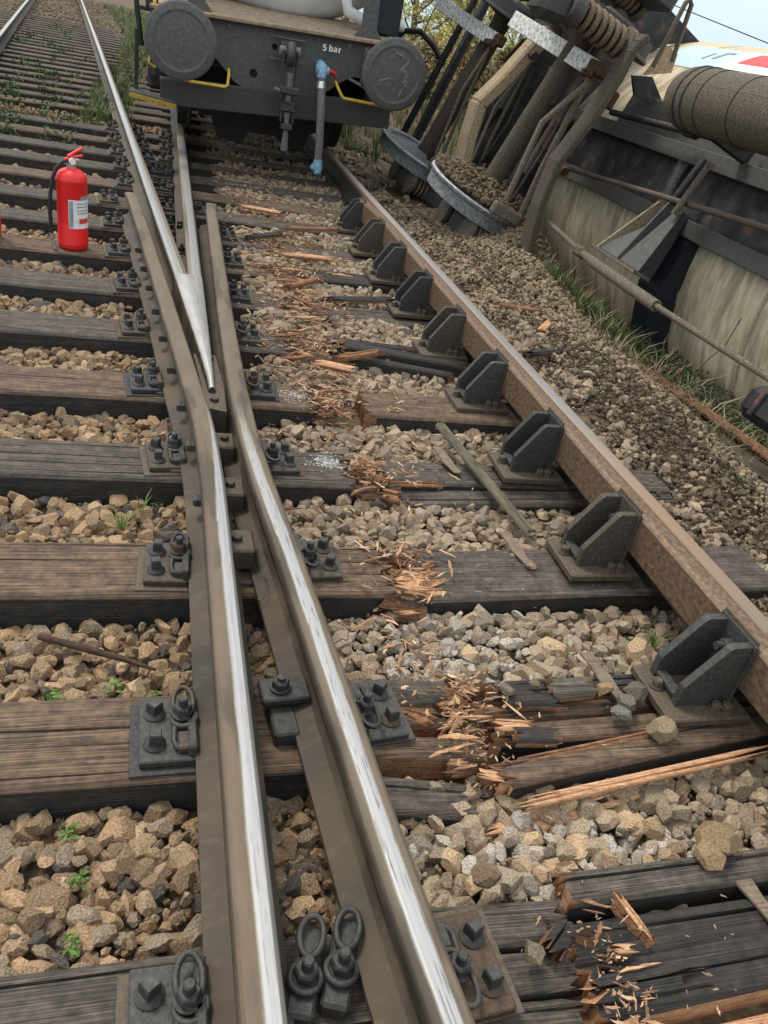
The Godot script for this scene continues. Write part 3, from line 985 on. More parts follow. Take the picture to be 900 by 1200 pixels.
		var zbreak: float = zc + [0.05, 0.03, 0.02, 0.0, 0.02, 0.0, 0.0, 0, 0][k]
		if k < 5:
			var cr := RandomNumberGenerator.new()
			cr.seed = 300 + k
			for q in [12, 13, 8, 9, 7][k]:
				var ll := cr.randf_range(0.05, 0.15)
				var ww := cr.randf_range(0.014, 0.05)
				var ch := put("torn_chunk", timber(-ll * 0.5, ll * 0.5, -ww * 0.5, ww * 0.5, 0.012, -0.02, {"seed": 320 + k * 10 + q, "cracks": 1, "top": [M.wood_fresh, M.wood_torn, M.wood_tar][cr.randi() % 3], "side": M.wood_torn, "end": M.wood_torn, "jag0": ll * 0.5, "jag1": ll * 0.5, "step": 0.012}), s)
				ch.position = Vector3(brk + 0.06 + cr.randfn(0, 0.04), yt - 0.02 + cr.randf_range(-0.03, 0.016), cr.randf_range(-0.13, 0.17))
				ch.rotation = Vector3(cr.randf_range(-0.6, 0.6), cr.randfn(0, 0.5), cr.randf_range(-0.3, 0.3))
		splinters(s, 40 + k, [10, 12, 10, 14, 18, 24, 24, 20, 16][k], Vector3(brk + 0.06, 0.0, zbreak), Vector3([0.05, 0.09, 0.08, 0.09, 0.1, 0.2, 0.25, 0.25, 0.25][k], 0.03, [0.2, 0.16, 0.13, 0.15, 0.3, 0.4, 0.4, 0.4, 0.4][k]), [0.09, 0.12, 0.10, 0.11, 0.15, 0.20, 0.20, 0.2, 0.2][k], [0.4, 0.5, 0.6, 0.2, 0.5, 0.45, 0.45, 0.45, 0.4][k])
		fibres(s, 80 + k, [80, 90, 90, 140, 180, 240, 220, 180, 140][k], Vector3(brk + 0.05, -0.01, zbreak), Vector3([0.05, 0.07, 0.09, 0.08, 0.1, 0.25, 0.3, 0.3, 0.3][k], 0.03, [0.2, 0.15, 0.13, 0.13, 0.15, 0.2, 0.2, 0.2, 0.2][k]), 0.045)
	# ordinary sleepers farther on: the left-hand track and the right-hand track under the wagon
	for side in 2:
		for k in 24:
			var z := -9.35 - k * 0.62
			if side == 1 and k > 6:
				continue
			var a: float = [0.0935, 0.0][side]
			var cx: float = [-0.0935 * (absf(z) - 1.67) - 0.7175, 0.7175][side]
			var s := thing("sleeper", "%s small far sleeper beyond the crossing on the %s track" % [ORD[k], ["left-hand", "right-hand"][side]], "sleeper", Vector3(cx, -0.2, z), a, "sleepers of the tracks beyond the crossing")
			put("beam", timber(-1.3, 1.3, -0.12, 0.12, 0.19, 0.0, {"seed": 900 + k + side * 40, "cracks": 1, "top": [M.wood_brown, M.wood_grey][k % 2], "step": 0.3}), s)


# ---------------------------------------------------------------- rails
func rail_section() -> Array:
	var pts: Array = [[-0.07, 0.0, 0.02], [0.07, 0.0, 0.98], [0.07, 0.012, 0.95], [0.02, 0.03, 0.9], [0.008, 0.045, 0.88], [0.008, 0.115, 0.84], [0.033, 0.128, 0.80], [0.036, 0.134, 0.775], [0.036, 0.155, 0.74], [0.0345, 0.161, 0.715], [0.031, 0.1655, 0.69], [0.0255, 0.1690, 0.65], [0.012, 0.1702, 0.57], [0.0, 0.1705, 0.5], [-0.012, 0.1702, 0.43], [-0.0255, 0.1690, 0.35], [-0.031, 0.1655, 0.31], [-0.0345, 0.161, 0.29], [-0.036, 0.155, 0.27], [-0.036, 0.134, 0.235], [-0.033, 0.128, 0.21], [-0.008, 0.115, 0.18], [-0.008, 0.045, 0.14], [-0.02, 0.03, 0.1], [-0.07, 0.012, 0.06]]
	var sec: Array = []
	var us: Array = []
	var groups: Array = []
	for i in pts.size():
		sec.append(Vector2(pts[i][0], pts[i][1]))
		us.append(pts[i][2])
		groups.append(3 if i >= 8 and i < 11 else 4 if i >= 15 and i <= 17 else -1)
	return [sec, us, groups]


func curve(pts: Array, y: float, n := 90) -> Array:
	var c := Curve3D.new()
	for i in pts.size():
		var p := Vector3(pts[i][0], y, pts[i][1])
		var a := Vector3(pts[maxi(i - 1, 0)][0], y, pts[maxi(i - 1, 0)][1])
		var b := Vector3(pts[mini(i + 1, pts.size() - 1)][0], y, pts[mini(i + 1, pts.size() - 1)][1])
		var t := (b - a).normalized()
		c.add_point(p, -t * minf(p.distance_to(a) * 0.33, 0.4), t * minf(p.distance_to(b) * 0.33, 0.4))
	var out: Array = []
	for i in n + 1:
		out.append(c.sample_baked(c.get_baked_length() * i / n, true))
	return out


func rails() -> void:
	var s := rail_section()
	var lay := func(called: String, label: String, pts: Array, m: Material, n := 90, trim := false) -> Node3D:
		var path := curve(pts, 0.02, n)
		var o := thing(called, label, "rail", Vector3(path[0].x, 0.02, path[0].z))
		var back: Array = []
		for p in path:
			back.append(p - o.position)
		obj("steel_rail", Geo.new().sweep(s[0], back, s[1], s[2]), m, o)
		return o
	# left wing rail: straight running edge, then bent away beside the nose
	rail_mat("rail_left", 3, func(v: float) -> Array:
		var d := v * 6.1
		if d < 2.25:
			return [0.605, 0.10, 1.0]
		var k := clampf((d - 2.25) / 0.9, 0.0, 1.0)
		return [lerpf(0.60, 0.71, k), lerpf(0.115, 0.03, k), 1.0 - smoothstep(0.45, 1.0, k)], Color(0.38, 0.325, 0.265))
	var left: Array = [[-0.035, 1.6], [-0.035, 0.9], [-0.035, 0.2], [-0.035, -0.5], [-0.036, -0.95], [-0.05, -1.3], [-0.078, -1.586], [-0.138, -2.18], [-0.222, -3.0], [-0.372, -4.4], [-0.395, -4.55]]
	var lw: Node3D = lay.call("wing_rail", "left wing rail from the bottom edge, silver band ending in a dull bent tip", left, M.rail_left)
	rail_mat("rail_right", 4, func(v: float) -> Array:
		var d := v * 6.1
		if d < 2.2:
			return [0.49, 0.09, 1.0]
		var k := clampf((d - 2.2) / 1.0, 0.0, 1.0)
		return [lerpf(0.49, 0.40, k), lerpf(0.105, 0.06, k), 1.0 - smoothstep(0.35, 1.0, k)], Color(0.38, 0.33, 0.27), 0.3)
	var right: Array = [[0.345, 1.6], [0.262, 0.8], [0.226, 0.457], [0.188, -0.048], [0.148, -0.565], [0.116, -0.924], [0.095, -1.35], [0.09, -2.04], [0.10, -2.98], [0.122, -4.4], [0.132, -4.55]]
	var rw: Node3D = lay.call("wing_rail", "right wing rail from the bottom edge, bright centre band ending in a dull tip", right, M.rail_right)
	# the nose of the frog
	rail_mat("rail_nose", 5, func(v: float) -> Array:
		return [0.55, 0.13, 0.95 if v < 0.14 else lerpf(0.7, 0.25, clampf((v - 0.14) * 3.0, 0, 1))], Color(0.46, 0.42, 0.37))
	rail_mat("rail_through", 6, func(v: float) -> Array:
		return [0.42, 0.13, 1.0], Color(0.42, 0.37, 0.31))
	var edge := func(z: float) -> float: return -0.014 - 0.0945 * (-z - 1.67)
	lay.call("point_rail", "right arm of the vee, dull worn rail running back under the upright wagon", [[-0.029, -2.6], [-0.029, -4.0], [-0.032, -7.0], [-0.035, -14.0], [-0.035, -40.0]], M.rail_nose, 60)
	var leftarm: Node3D = lay.call("point_rail", "left arm of the vee, shiny rail curving away to the top left", [[edge.call(-2.6) + 0.036, -2.6], [edge.call(-4.0) + 0.035, -4.0], [edge.call(-7.0) + 0.035, -7.0], [edge.call(-14.0) + 0.035, -14.0], [edge.call(-34.0) + 0.0, -34.0], [edge.call(-70.0) - 1.2, -70.0]], M.rail_through, 80)
	leftarm.position.y -= 0.0008
	var nose := thing("frog_nose", "bright steel nose of the frog where the two rails meet", "rail", Vector3(0, 0.02, -2.0))
	var g := Geo.new()
	var profile: Array = [[-1.63, 0.02, 0.142], [-1.70, 0.021, 0.154], [-1.90, 0.024, 0.165], [-2.2, 0.03, 0.1700], [-2.62, 0.04, 0.1713], [-2.9, 0.05, 0.1713]]
	var lastl: Array = []
	for i in profile.size():
		var q: Array = profile[i]
		var z: float = q[0]
		var xl: float = edge.call(z)
		var xr := 0.008
		var mid := (xl + xr) * 0.5
		xl = minf(xl, mid - q[1] * 0.6)
		xr = maxf(xr, mid + q[1] * 0.6)
		var h: float = q[2]
		var row: Array = [Vector3(xl - 0.02, 0.0, z + 2), Vector3(xl - 0.004, 0.10, z + 2), Vector3(xl, h - 0.012, z + 2), Vector3(xl + 0.006, h - 0.002, z + 2), Vector3(mid, h, z + 2), Vector3(xr - 0.006, h - 0.002, z + 2), Vector3(xr, h - 0.012, z + 2), Vector3(xr + 0.004, 0.10, z + 2), Vector3(xr + 0.02, 0.0, z + 2)]
		if i:
			for k in 8:
				var o: Vector3 = (row[k] + row[k + 1]) * 0.5 - Vector3(mid, 0.03, z + 2)
				var ua := 0.1 if k < 2 or k > 5 else 0.32 + (k - 2) * 0.1
				var ub := 0.1 if k < 2 or k > 5 else 0.32 + (k - 1) * 0.1
				g.soft(k >= 2 and k <= 5, 4)
				g.quad(lastl[k], lastl[k + 1], row[k + 1], row[k], o, Vector2(ua, (i - 1) * 0.2), Vector2(ub, (i - 1) * 0.2), Vector2(ub, i * 0.2), Vector2(ua, i * 0.2))
		else:
			g.soft(false)
			g.fan(row, Vector3.BACK)
		lastl = row
	rail_mat("rail_tip", 8, func(_v: float) -> Array: return [0.52, 0.17, 0.85], Color(0.5, 0.46, 0.41), 0.0)
	obj("nose_tip", g, M.rail_tip, nose)
	var fill := Geo.new()
	fill.prism(PackedVector2Array([Vector2(-0.034, 1.66), Vector2(-0.034, 1.50), Vector2(0.045, 1.475), Vector2(0.047, 1.70), Vector2(0.03, 2.0), Vector2(-0.06, 2.0)]), Transform3D(Basis(Vector3.RIGHT, Vector3.FORWARD, Vector3.UP), Vector3(0, 0.0, 2.0)), 0.118)
	obj("filler_block", fill, M.steel_brown, nose)
	for z in [-1.56, -1.95, -2.3]:
		obj("filler_bolt", Geo.new().hexagon(Vector3(0.005, 0.118, z + 2.0), 0.016, 0.014), M.steel_dark, nose)
	# spacer blocks between the wings and bolts through the webs
	for q in [[-1.02, -0.01, 0.09], [-1.33, -0.015, 0.07], [-0.72, 0.0, 0.1]]:
		var sp := thing("spacer_block", ["dull spacer block just below the frog nose", "worn spacer block between the wing rails, second below the nose", "lowest spacer block wedged between the two wing rails"][[-1.33, -1.02, -0.72].find(q[0])], "spacer", Vector3(0.03, 0.03, q[0]), 0.0, "spacer blocks between the wing rails")
		obj("block", Geo.new().box(Vector3(0, 0.035, 0), Vector3(q[2], 0.07, 0.11), 0.006), M.steel_brown, sp)
		obj("bolt", Geo.new().hexagon(Vector3(0, 0.07, 0), 0.015, 0.014), M.steel_dark, sp)
	for i in 9:
		var z := -0.93 - i * 0.33
		var pt := Vector3.ZERO
		for p in curve(left, 0.02, 200):
			if absf(p.z - z) < absf(pt.z - z):
				pt = p
		var b := obj("web_bolt", Geo.new().hexagon(Vector3.ZERO, 0.022, 0.045, Basis(Vector3.UP, Vector3.LEFT, Vector3.BACK)), M.steel_dark, lw)
		b.position = pt + Vector3(-0.008, 0.08, 0) - lw.position
	for i in 7:
		var z := -1.2 - i * 0.4
		var b := obj("web_bolt", Geo.new().hexagon(Vector3.ZERO, 0.022, 0.04, Basis(Vector3.UP, Vector3.RIGHT, Vector3.BACK)), M.steel_dark, rw)
		b.position = Vector3(0.105, 0.10, z) - rw.position
	# steel plates under the frog
	for k in range(2, 9):
		var zc := FIRST + PITCH - k * PITCH
		var wl: float = [0, 0, -0.13, -0.15, -0.2, -0.26, -0.33, -0.4, -0.46][k]
		var pl := obj("bearing_plate", Geo.new().box(Vector3.ZERO, Vector3(0.28 - wl - 0.13, 0.016, 0.18), 0.003), M.steel_brown)
		pl.position = Vector3((wl + 0.02 + 0.13) * 0.5, 0.0085, zc)
		tag(pl, "flat brown steel plate under the frog rails on the %s sleeper from the bottom" % ORD[k], "plate", "plates under the frog")
	# right-hand running rail, check rail and their brackets
	rail_mat("rail_run", 9, func(v: float) -> Array:
		var z := 1.8 - v * 41.8
		return [0.5, 0.15, 0.25 if z > -0.8 else lerpf(0.3, 0.85, smoothstep(-0.8, -1.6, z))], Color(0.55, 0.42, 0.31))
	var run: Node3D = lay.call("running_rail", "right-hand running rail behind the check rail, leading under the upright wagon", [[1.47, 1.8], [1.47, -2.0], [1.47, -6.0], [1.47, -14.0], [1.47, -40.0]], M.rail_run, 120)
	var curl := Geo.new()
	var cp: Array = []
	for i in 15:
		var a := deg_to_rad(-30 + i * 22.0)
		cp.append(Vector2(cos(a) * 0.0125 * (1.0 - i * 0.015), sin(a) * 0.0125 + 0.012))
	var strip: Array = []
	for i in cp.size():
		strip.append(cp[i])
	for i in cp.size():
		strip.append(cp[cp.size() - 1 - i] * 0.82 + Vector2(0, 0.002))
	curl.prism(PackedVector2Array(strip), Transform3D(Basis.IDENTITY, Vector3(-0.022, 0.171, -1.97)), 0.09)
	obj("curled_burr", curl, M.steel_rust, run)
	var check := thing("check_rail", "rust brown check rail standing in front of the right-hand rail", "rail", Vector3(1.348, 0.0, 0))
	var cs: Array = [Vector2(-0.037, 0.105), Vector2(0.02, 0.10), Vector2(0.037, 0.12), Vector2(0.037, 0.226), Vector2(0.031, 0.234), Vector2(0.018, 0.2375), Vector2(-0.02, 0.2375), Vector2(-0.031, 0.234), Vector2(-0.037, 0.227)]
	var cpath: Array = []
	for i in 41:
		var z := 1.4 - i * 0.165
		cpath.append(Vector3(-0.03 * smoothstep(-4.6, -5.2, z), 0, z))
	obj("guard_bar", Geo.new().sweep(cs, cpath), M.check_steel, check)
	for i in 9:
		for q in 2:
			obj("bar_bolt", Geo.new().hexagon(Vector3(-0.037, 0.19 - q * 0.05, FIRST - i * PITCH + 0.17), 0.006, 0.006, Basis(Vector3.UP, Vector3.LEFT, Vector3.BACK)), M.steel_brown, check)
	rail_mat("rail_far", 10, func(_v: float) -> Array: return [0.56, 0.13, 1.0], Color(0.40, 0.34, 0.28))
	var far: Array = []
	for z in [-3.0, -8.0, -14.0, -22.0, -34.0]:
		far.append([edge.call(z) - 1.435 - 0.035, z])
	far.append([edge.call(-70.0) - 2.7, -70.0])
	lay.call("running_rail", "far left rail of the left-hand track in the top left corner", far, M.rail_far, 60)


func fastening(label: String) -> Node3D:
	# plate with two coach screws, a rib, a T-bolt with nut and two sprung steel loops; +x faces the rail
	var f := thing("rail_fastening", label, "fastening", Vector3.ZERO, 0.0, "bolted rail fastenings")
	obj("pad", Geo.new().box(Vector3(-0.008, 0.003, 0.008), Vector3(0.145, 0.006, 0.205), 0.001), M.steel_brown, f)
	obj("base_plate", Geo.new().box(Vector3(0, 0.0155, 0), Vector3(0.122, 0.019, 0.185), 0.003), M.steel_dark, f)
	for s in [-1, 1]:
		var sc := obj("coach_screw", Geo.new().lathe([Vector2(0, 0.025), Vector2(0.025, 0.025), Vector2(0.025, 0.029), Vector2(0.017, 0.036), Vector2(0.0, 0.036)], Transform3D.IDENTITY, 18), M.steel_dark, f)
		sc.position = Vector3(-0.028, 0, 0.044 * s)
		var hd := obj("square_head", Geo.new().hexagon(Vector3(0, 0.034, 0), 0.0185, 0.03, Basis.IDENTITY, 4, 0.5 + s * 0.35), M.steel_dark, sc)
		hd.rotation.x = 0.02 * s
	obj("rib", Geo.new().box(Vector3(0.052, 0.04, 0.0), Vector3(0.02, 0.032, 0.17), 0.004), M.steel_dark, f)
	var nut := obj("nut", Geo.new().lathe([Vector2(0, 0.052), Vector2(0.026, 0.052), Vector2(0.026, 0.056), Vector2(0.0, 0.056)], Transform3D.IDENTITY, 18).hexagon(Vector3(0, 0.056, 0), 0.021, 0.022), M.steel_dark, f)
	nut.position = Vector3(0.032, 0, -0.018)
	obj("bolt_end", Geo.new().lathe([Vector2(0.0105, 0.03), Vector2(0.0105, 0.096), Vector2(0.008, 0.099), Vector2(0, 0.099)], Transform3D.IDENTITY, 14), M.steel_dark, nut)
	obj("spring_loop", Geo.new().ring(Vector3(0.034, 0.058, -0.045), 0.022, 0.0062, Basis.from_euler(Vector3(0.10, 0, 0)), 1.9, 24), M.steel_dark, f)
	obj("spring_loop", Geo.new().ring(Vector3(0.036, 0.046, -0.008), 0.026, 0.0062, Basis.from_euler(Vector3(-0.1, 0, 0.1)), 1.0, 20), M.steel_dark, f)
	obj("spring_loop", Geo.new().tube([Vector3(0.015, 0.042, 0.0), Vector3(0.012, 0.04, 0.05), Vector3(0.018, 0.036, 0.066), Vector3(0.034, 0.036, 0.068), Vector3(0.053, 0.036, 0.062), Vector3(0.058, 0.04, 0.04), Vector3(0.057, 0.046, -0.01)], 0.0062, 8), M.steel_dark, f)
	obj("clip_foot", Geo.new().box(Vector3(0.034, 0.034, 0.05), Vector3(0.028, 0.02, 0.05), 0.004), M.steel_dark, f)
	return f


func fastenings() -> void:
	var proto: Node3D = null
	var spots: Array = []
	for k in range(0, 10):
		var zc := FIRST + PITCH - k * PITCH
		var wl: float = [-0.165, -0.165, -0.165, -0.17, -0.247, -0.307, -0.368, -0.433, -0.497, -0.56][k]
		var tl: float = [0, 0, 0, 0.06, 0.11, 0.11, 0.11, 0.11, 0.11, 0.11][k]
		spots.append([Vector3(wl, 0, zc + 0.0), tl, "black bolted fastening left of the left wing rail, %s sleeper from the bottom" % ORD[k]])
		var wr: float = [0.362, 0.32, 0.275, 0.235, 0.222, 0.222, 0.228, 0.235, 0.245, 0.1][k]
		spots.append([Vector3(wr, 0, zc - 0.02), PI + [0.08, 0.08, 0.08, 0.05, 0, 0, 0, 0, 0, 0][k], "black bolted fastening right of the %s, %s sleeper from the bottom" % ["right wing rail" if k < 9 else "right arm of the vee", ORD[k]]])
		if k >= 7 and k < 10:
			spots.append([Vector3(-0.0935 * (-zc - 1.67) + 0.16, 0, zc), PI, "small dark fastening between the arms of the vee on the %s sleeper" % ORD[k]])
	for k in range(10, 15):
		var zc := FIRST + PITCH - k * PITCH
		var xe := -0.0935 * (-zc - 1.67) + 0.035
		spots.append([Vector3(xe - 0.13, 0, zc), 0.1, "fastening left of the shiny left rail on the %s sleeper from the bottom" % ORD[k]])
		spots.append([Vector3(xe + 0.13, 0, zc), PI, "fastening right of the shiny rail on the %s sleeper from the bottom" % ORD[k]])
		spots.append([Vector3(-0.165, 0, zc), 0.0, "fastening left of the dull rail under the wagon, %s sleeper" % ORD[k]])
	for s in spots:
		if proto == null:
			proto = fastening(s[2])
			proto.position = s[0]
			proto.rotation.y = s[1]
		else:
			var f := copy(proto, s[0] + Vector3(rng.randf_range(-0.004, 0.004), 0, rng.randf_range(-0.008, 0.008)), s[1] + rng.randf_range(-0.05, 0.05), s[2])
			for part in f.get_children():
				var d := rng.randf()
				if d < 0.25:
					part.material_override = M.steel_dark_b
				elif d < 0.45:
					part.material_override = M.steel_dark_c
				elif d < 0.55:
					part.material_override = M.steel_rusty
				if part.name.begins_with("coach_screw"):
					part.rotation.y = rng.randf() * TAU
	# the pieces between the two rails at the bottom
	for q in [[Vector3(0.072, 0.0, 0.46), -0.3, "left one of the two clamp loops between the rails at the bottom edge"], [Vector3(0.138, 0.0, 0.455), -0.35, "right one of the two clamp loops between the rails at the bottom edge"]]:
		var c := thing("rail_clamp", q[2], "clamp", q[0], q[1], "clamps between the rails")
		obj("foot", Geo.new().box(Vector3(0, 0.02, 0.02), Vector3(0.05, 0.04, 0.16), 0.006), M.steel_dark, c)
		obj("nut", Geo.new().lathe([Vector2(0, 0.04), Vector2(0.027, 0.04), Vector2(0.027, 0.05), Vector2(0, 0.05)], Transform3D.IDENTITY, 18).hexagon(Vector3(0, 0.05, 0), 0.022, 0.022).lathe([Vector2(0.011, 0.05), Vector2(0.011, 0.092), Vector2(0.008, 0.096), Vector2(0, 0.096)], Transform3D.IDENTITY, 14), M.steel_dark, c).position.z = 0.035
		obj("spring_loop", Geo.new().ring(Vector3(0, 0.055, -0.03), 0.021, 0.0065, Basis.from_euler(Vector3(0.06, 0, 0)), 1.7, 24), M.steel_dark, c)
		obj("spring_loop", Geo.new().ring(Vector3(0, 0.048, 0.04), 0.026, 0.0065, Basis.from_euler(Vector3(-0.1, 0, 0)), 1.0, 20), M.steel_dark, c)
	var lone := thing("rail_clamp", "single bolted clamp plate between the two rails on the second sleeper", "clamp", Vector3(0.092, 0.0, -0.155), 0.08, "clamps between the rails")
	obj("foot", Geo.new().box(Vector3(0, 0.02, 0.05), Vector3(0.06, 0.04, 0.13), 0.005), M.steel_dark, lone)
	obj("clamp_plate", Geo.new().box(Vector3(0.01, 0.06, 0), Vector3(0.115, 0.022, 0.075), 0.004), M.steel_dark, lone)
	obj("nut", Geo.new().lathe([Vector2(0, 0.071), Vector2(0.026, 0.071), Vector2(0.026, 0.078), Vector2(0, 0.078)], Transform3D.IDENTITY, 18).hexagon(Vector3(0, 0.078, 0), 0.021, 0.02).lathe([Vector2(0.010, 0.078), Vector2(0.010, 0.108), Vector2(0, 0.110)], Transform3D.IDENTITY, 14), M.steel_dark, lone)
	# check rail brackets
	var first: Node3D = null
	for k in range(0, 9):
		var zc := FIRST - (k - 0) * PITCH - 0.04
		if k == 0:
			zc = FIRST - 0.035
		var at := Vector3(1.235, 0.0, zc)
		var lab := "grey double-plate bracket holding the check rail, %s from the bottom" % ORD[k]
		if first:
			var f := copy(first, at, rng.randf_range(-0.02, 0.02), lab)
			for part in f.get_children():
				if part.name.begins_with("side_plate") or part.name.begins_with("back"):
					part.material_override = [M.bracket_steel, M.bracket_b, M.bracket_c][k % 3]
			continue
		first = thing("check_rail_bracket", lab, "bracket", at, 0.0, "brackets along the check rail")
		obj("base_plate", Geo.new().box(Vector3(0, 0.018, 0), Vector3(0.255, 0.026, 0.215), 0.004), M.steel_brown, first)
		for s in [-1, 1]:
			var pl := Geo.new()
			pl.prism(PackedVector2Array([Vector2(-0.085, 0.031), Vector2(0.07, 0.031), Vector2(0.07, 0.237), Vector2(0.012, 0.237), Vector2(0.0, 0.228), Vector2(-0.085, 0.098)]), Transform3D(Basis.IDENTITY, Vector3(0, 0, s * 0.058 - 0.011 - 0.012)), 0.022)
			obj("side_plate", pl, M.bracket_steel, first)
		obj("back_plate", Geo.new().box(Vector3(0.0715, 0.15, -0.012), Vector3(0.008, 0.19, 0.16), 0.002), M.bracket_steel, first)
		obj("shim", Geo.new().box(Vector3(0.0725, 0.245, -0.012), Vector3(0.006, 0.026, 0.15), 0.001), M.steel_brown, first)
		obj("through_bolt", Geo.new().hexagon(Vector3(0.07, 0.185, -0.012), 0.02, 0.03, Basis(Vector3.UP, Vector3.LEFT, Vector3.BACK)).tube([Vector3(0.04, 0.185, -0.012), Vector3(0.02, 0.185, -0.012)], 0.012, 12), M.bracket_steel, first)
		obj("key", Geo.new().box(Vector3(-0.07, 0.05, -0.012), Vector3(0.03, 0.014, 0.09), 0.002), M.bracket_steel, first)
		for q in [[0.028, 0.075], [0.06, 0.078], [-0.1, -0.02]]:
			var b := obj("screw", Geo.new().lathe([Vector2(0, 0.031), Vector2(0.02, 0.031), Vector2(0.02, 0.037), Vector2(0, 0.037)], Transform3D.IDENTITY, 16).hexagon(Vector3(0, 0.037, 0), 0.015, 0.02), M.steel_brown, first)
			b.position = Vector3(q[0], 0, q[1])


# ---------------------------------------------------------------- the upright wagon
func upright_wagon() -> void:
	var w := thing("tank_wagon", "upright grey tank wagon on the rails with round buffers and a white tank end", "railway wagon", Vector3(0.75, 0.19, -6.5))
	var o := Vector3(0.75, 0.19, -6.5)
	var L := func(x: float, y: float, z: float) -> Vector3: return Vector3(x, y, z) - o
	# buffers
	for q in [[-0.084, 1.025, 0], [1.614, 1.073, 1]]:
		var b := Node3D.new()
		b.name = "buffer"
		w.add_child(b, true)
		b.position = L.call(q[0], q[1], -6.0)
		var turn := Transform3D(Basis(Vector3.RIGHT, Vector3.BACK, Vector3.DOWN), Vector3.ZERO)   # lathe axis along +z
		obj("buffer_head", Geo.new().lathe([Vector2(0.0, -0.05), Vector2(0.245, -0.04), Vector2(0.265, -0.03), Vector2(0.268, -0.012), Vector2(0.255, -0.002), Vector2(0.21, 0.012), Vector2(0.19, 0.006), Vector2(0.12, 0.012), Vector2(0.05, 0.016), Vector2(0, 0.017)], turn, 48), M.wagon_grey, b)
		obj("buffer_shaft", Geo.new().lathe([Vector2(0.11, -0.5), Vector2(0.11, -0.22), Vector2(0.085, -0.22), Vector2(0.085, -0.04), Vector2(0, -0.04)], turn, 28), M.black_steel, b)
		obj("buffer_foot", Geo.new().box(Vector3(0, 0, -0.49), Vector3(0.32, 0.32, 0.03), 0.006), M.wagon_grey, b)
		for i in 4:
			obj("rivet", Geo.new().hexagon(Vector3([-0.13, 0.13][i % 2], [-0.13, 0.13][i / 2], -0.476), 0.018, 0.015, Basis(Vector3.RIGHT, Vector3.BACK, Vector3.DOWN)), M.steel_dark, b)
		if q[2]:   # chalk-like scrapes on the right-hand head
			for s in [[[[-0.13, -0.06], [-0.05, -0.03], [0.03, 0.03], [0.10, 0.12]], 0.007], [[[0.06, 0.05], [0.10, 0.02], [0.08, -0.02], [0.115, -0.04]], 0.008], [[[0.07, -0.03], [0.11, -0.07]], 0.007], [[[0.07, -0.10], [0.055, -0.15]], 0.006], [[[-0.02, 0.16], [0.05, 0.14]], 0.008]]:
				for i in s[0].size() - 1:
					var a := Vector2(s[0][i][0], s[0][i][1])
					var c := Vector2(s[0][i + 1][0], s[0][i + 1][1])
					var nrm: Vector2 = (c - a).orthogonal().normalized() * s[1]
					obj("scrape", Geo.new().prism(PackedVector2Array([a - nrm, c - nrm * 0.8, c + nrm * 0.8, a + nrm]), Transform3D(Basis.IDENTITY, Vector3(0, 0, 0.011)), 0.005), M.steel_scrape, b)
	# headstock with cut-away lower corners, a round hole and the slotted draw plate
	var hp := CSGCombiner3D.new()
	hp.name = "headstock"
	w.add_child(hp)
	hp.position = L.call(0, 0, -6.5)
	var face := CSGPolygon3D.new()
	face.polygon = PackedVector2Array([Vector2(-0.32, 1.19), Vector2(-0.325, 0.96), Vector2(0.13, 0.965), Vector2(0.19, 0.94), Vector2(0.37, 0.775), Vector2(0.44, 0.745), Vector2(1.10, 0.775), Vector2(1.29, 0.925), Vector2(1.36, 0.97), Vector2(1.70, 0.99), Vector2(1.72, 1.255)])
	face.depth = 0.05
	face.material = M.wagon_grey
	hp.add_child(face)
	for h in [[0.525, 0.861, 0.033], [0.682, 1.083, 0.024], [0.885, 1.086, 0.024]]:
		var cy := CSGCylinder3D.new()
		cy.radius = h[2]
		cy.height = 0.3
		cy.sides = 24
		cy.rotation.x = PI / 2
		cy.position = Vector3(h[0], h[1], 0)
		cy.operation = CSGShape3D.OPERATION_SUBTRACTION
		cy.material = M.black_steel
		hp.add_child(cy)
	obj("top_lip", Geo.new().box(L.call(0.70, 1.235, -6.47), Vector3(2.05, 0.03, 0.09), 0.006, Basis(Vector3.BACK, 0.032)), M.wagon_dust, w)
	for y in [1.0, 1.165]:
		obj("draw_rib", Geo.new().box(L.call(0.785, y, -6.44), Vector3(0.30, 0.016, 0.02), 0.004), M.wagon_grey, w)
	obj("draw_plate", Geo.new().box(L.call(0.785, 1.083, -6.445), Vector3(0.12, 0.13, 0.012), 0.004), M.wagon_grey, w)
	var rp := obj("rivet_plate", Geo.new().box(L.call(1.474, 1.08, -6.443), Vector3(0.085, 0.27, 0.014), 0.004), M.wagon_grey, w)
	for y in [1.173, 1.08, 0.99]:
		obj("rivet", Geo.new().hexagon(L.call(1.474, y, -6.436), 0.024, 0.02, Basis(Vector3.RIGHT, Vector3.BACK, Vector3.DOWN), 12), M.hose_grey, rp)
	for q in [[-0.25, 1.15], [0.30, 1.17], [0.30, 0.93], [1.30, 1.20], [1.30, 1.02], [0.62, 0.83], [0.95, 0.84]]:
		obj("rivet", Geo.new().hexagon(L.call(q[0], q[1], -6.45), 0.013, 0.009, Basis(Vector3.RIGHT, Vector3.BACK, Vector3.DOWN), 10), M.wagon_grey, w)
	var tm := TextMesh.new()
	tm.text = "5 bar"
	tm.font_size = 24
	tm.pixel_size = 0.0028
	tm.depth = 0.003
	tm.material = M.white_paint
	var sf := SystemFont.new()
	sf.font_names = PackedStringArray(["Droid Sans"])
	sf.font_weight = 700
	tm.font = sf
	var tx := put("lettering", tm, w)
	tx.position = L.call(1.152, 1.155, -6.4475)
	tx.rotation.z = 0.03
	# low speckled beam, step, brackets, handrails
	obj("lower_beam", Geo.new().box(L.call(0.76, 0.665, -6.52), Vector3(1.98, 0.20, 0.14), 0.008, Basis(Vector3.BACK, 0.055)), M.beam_speckled, w)
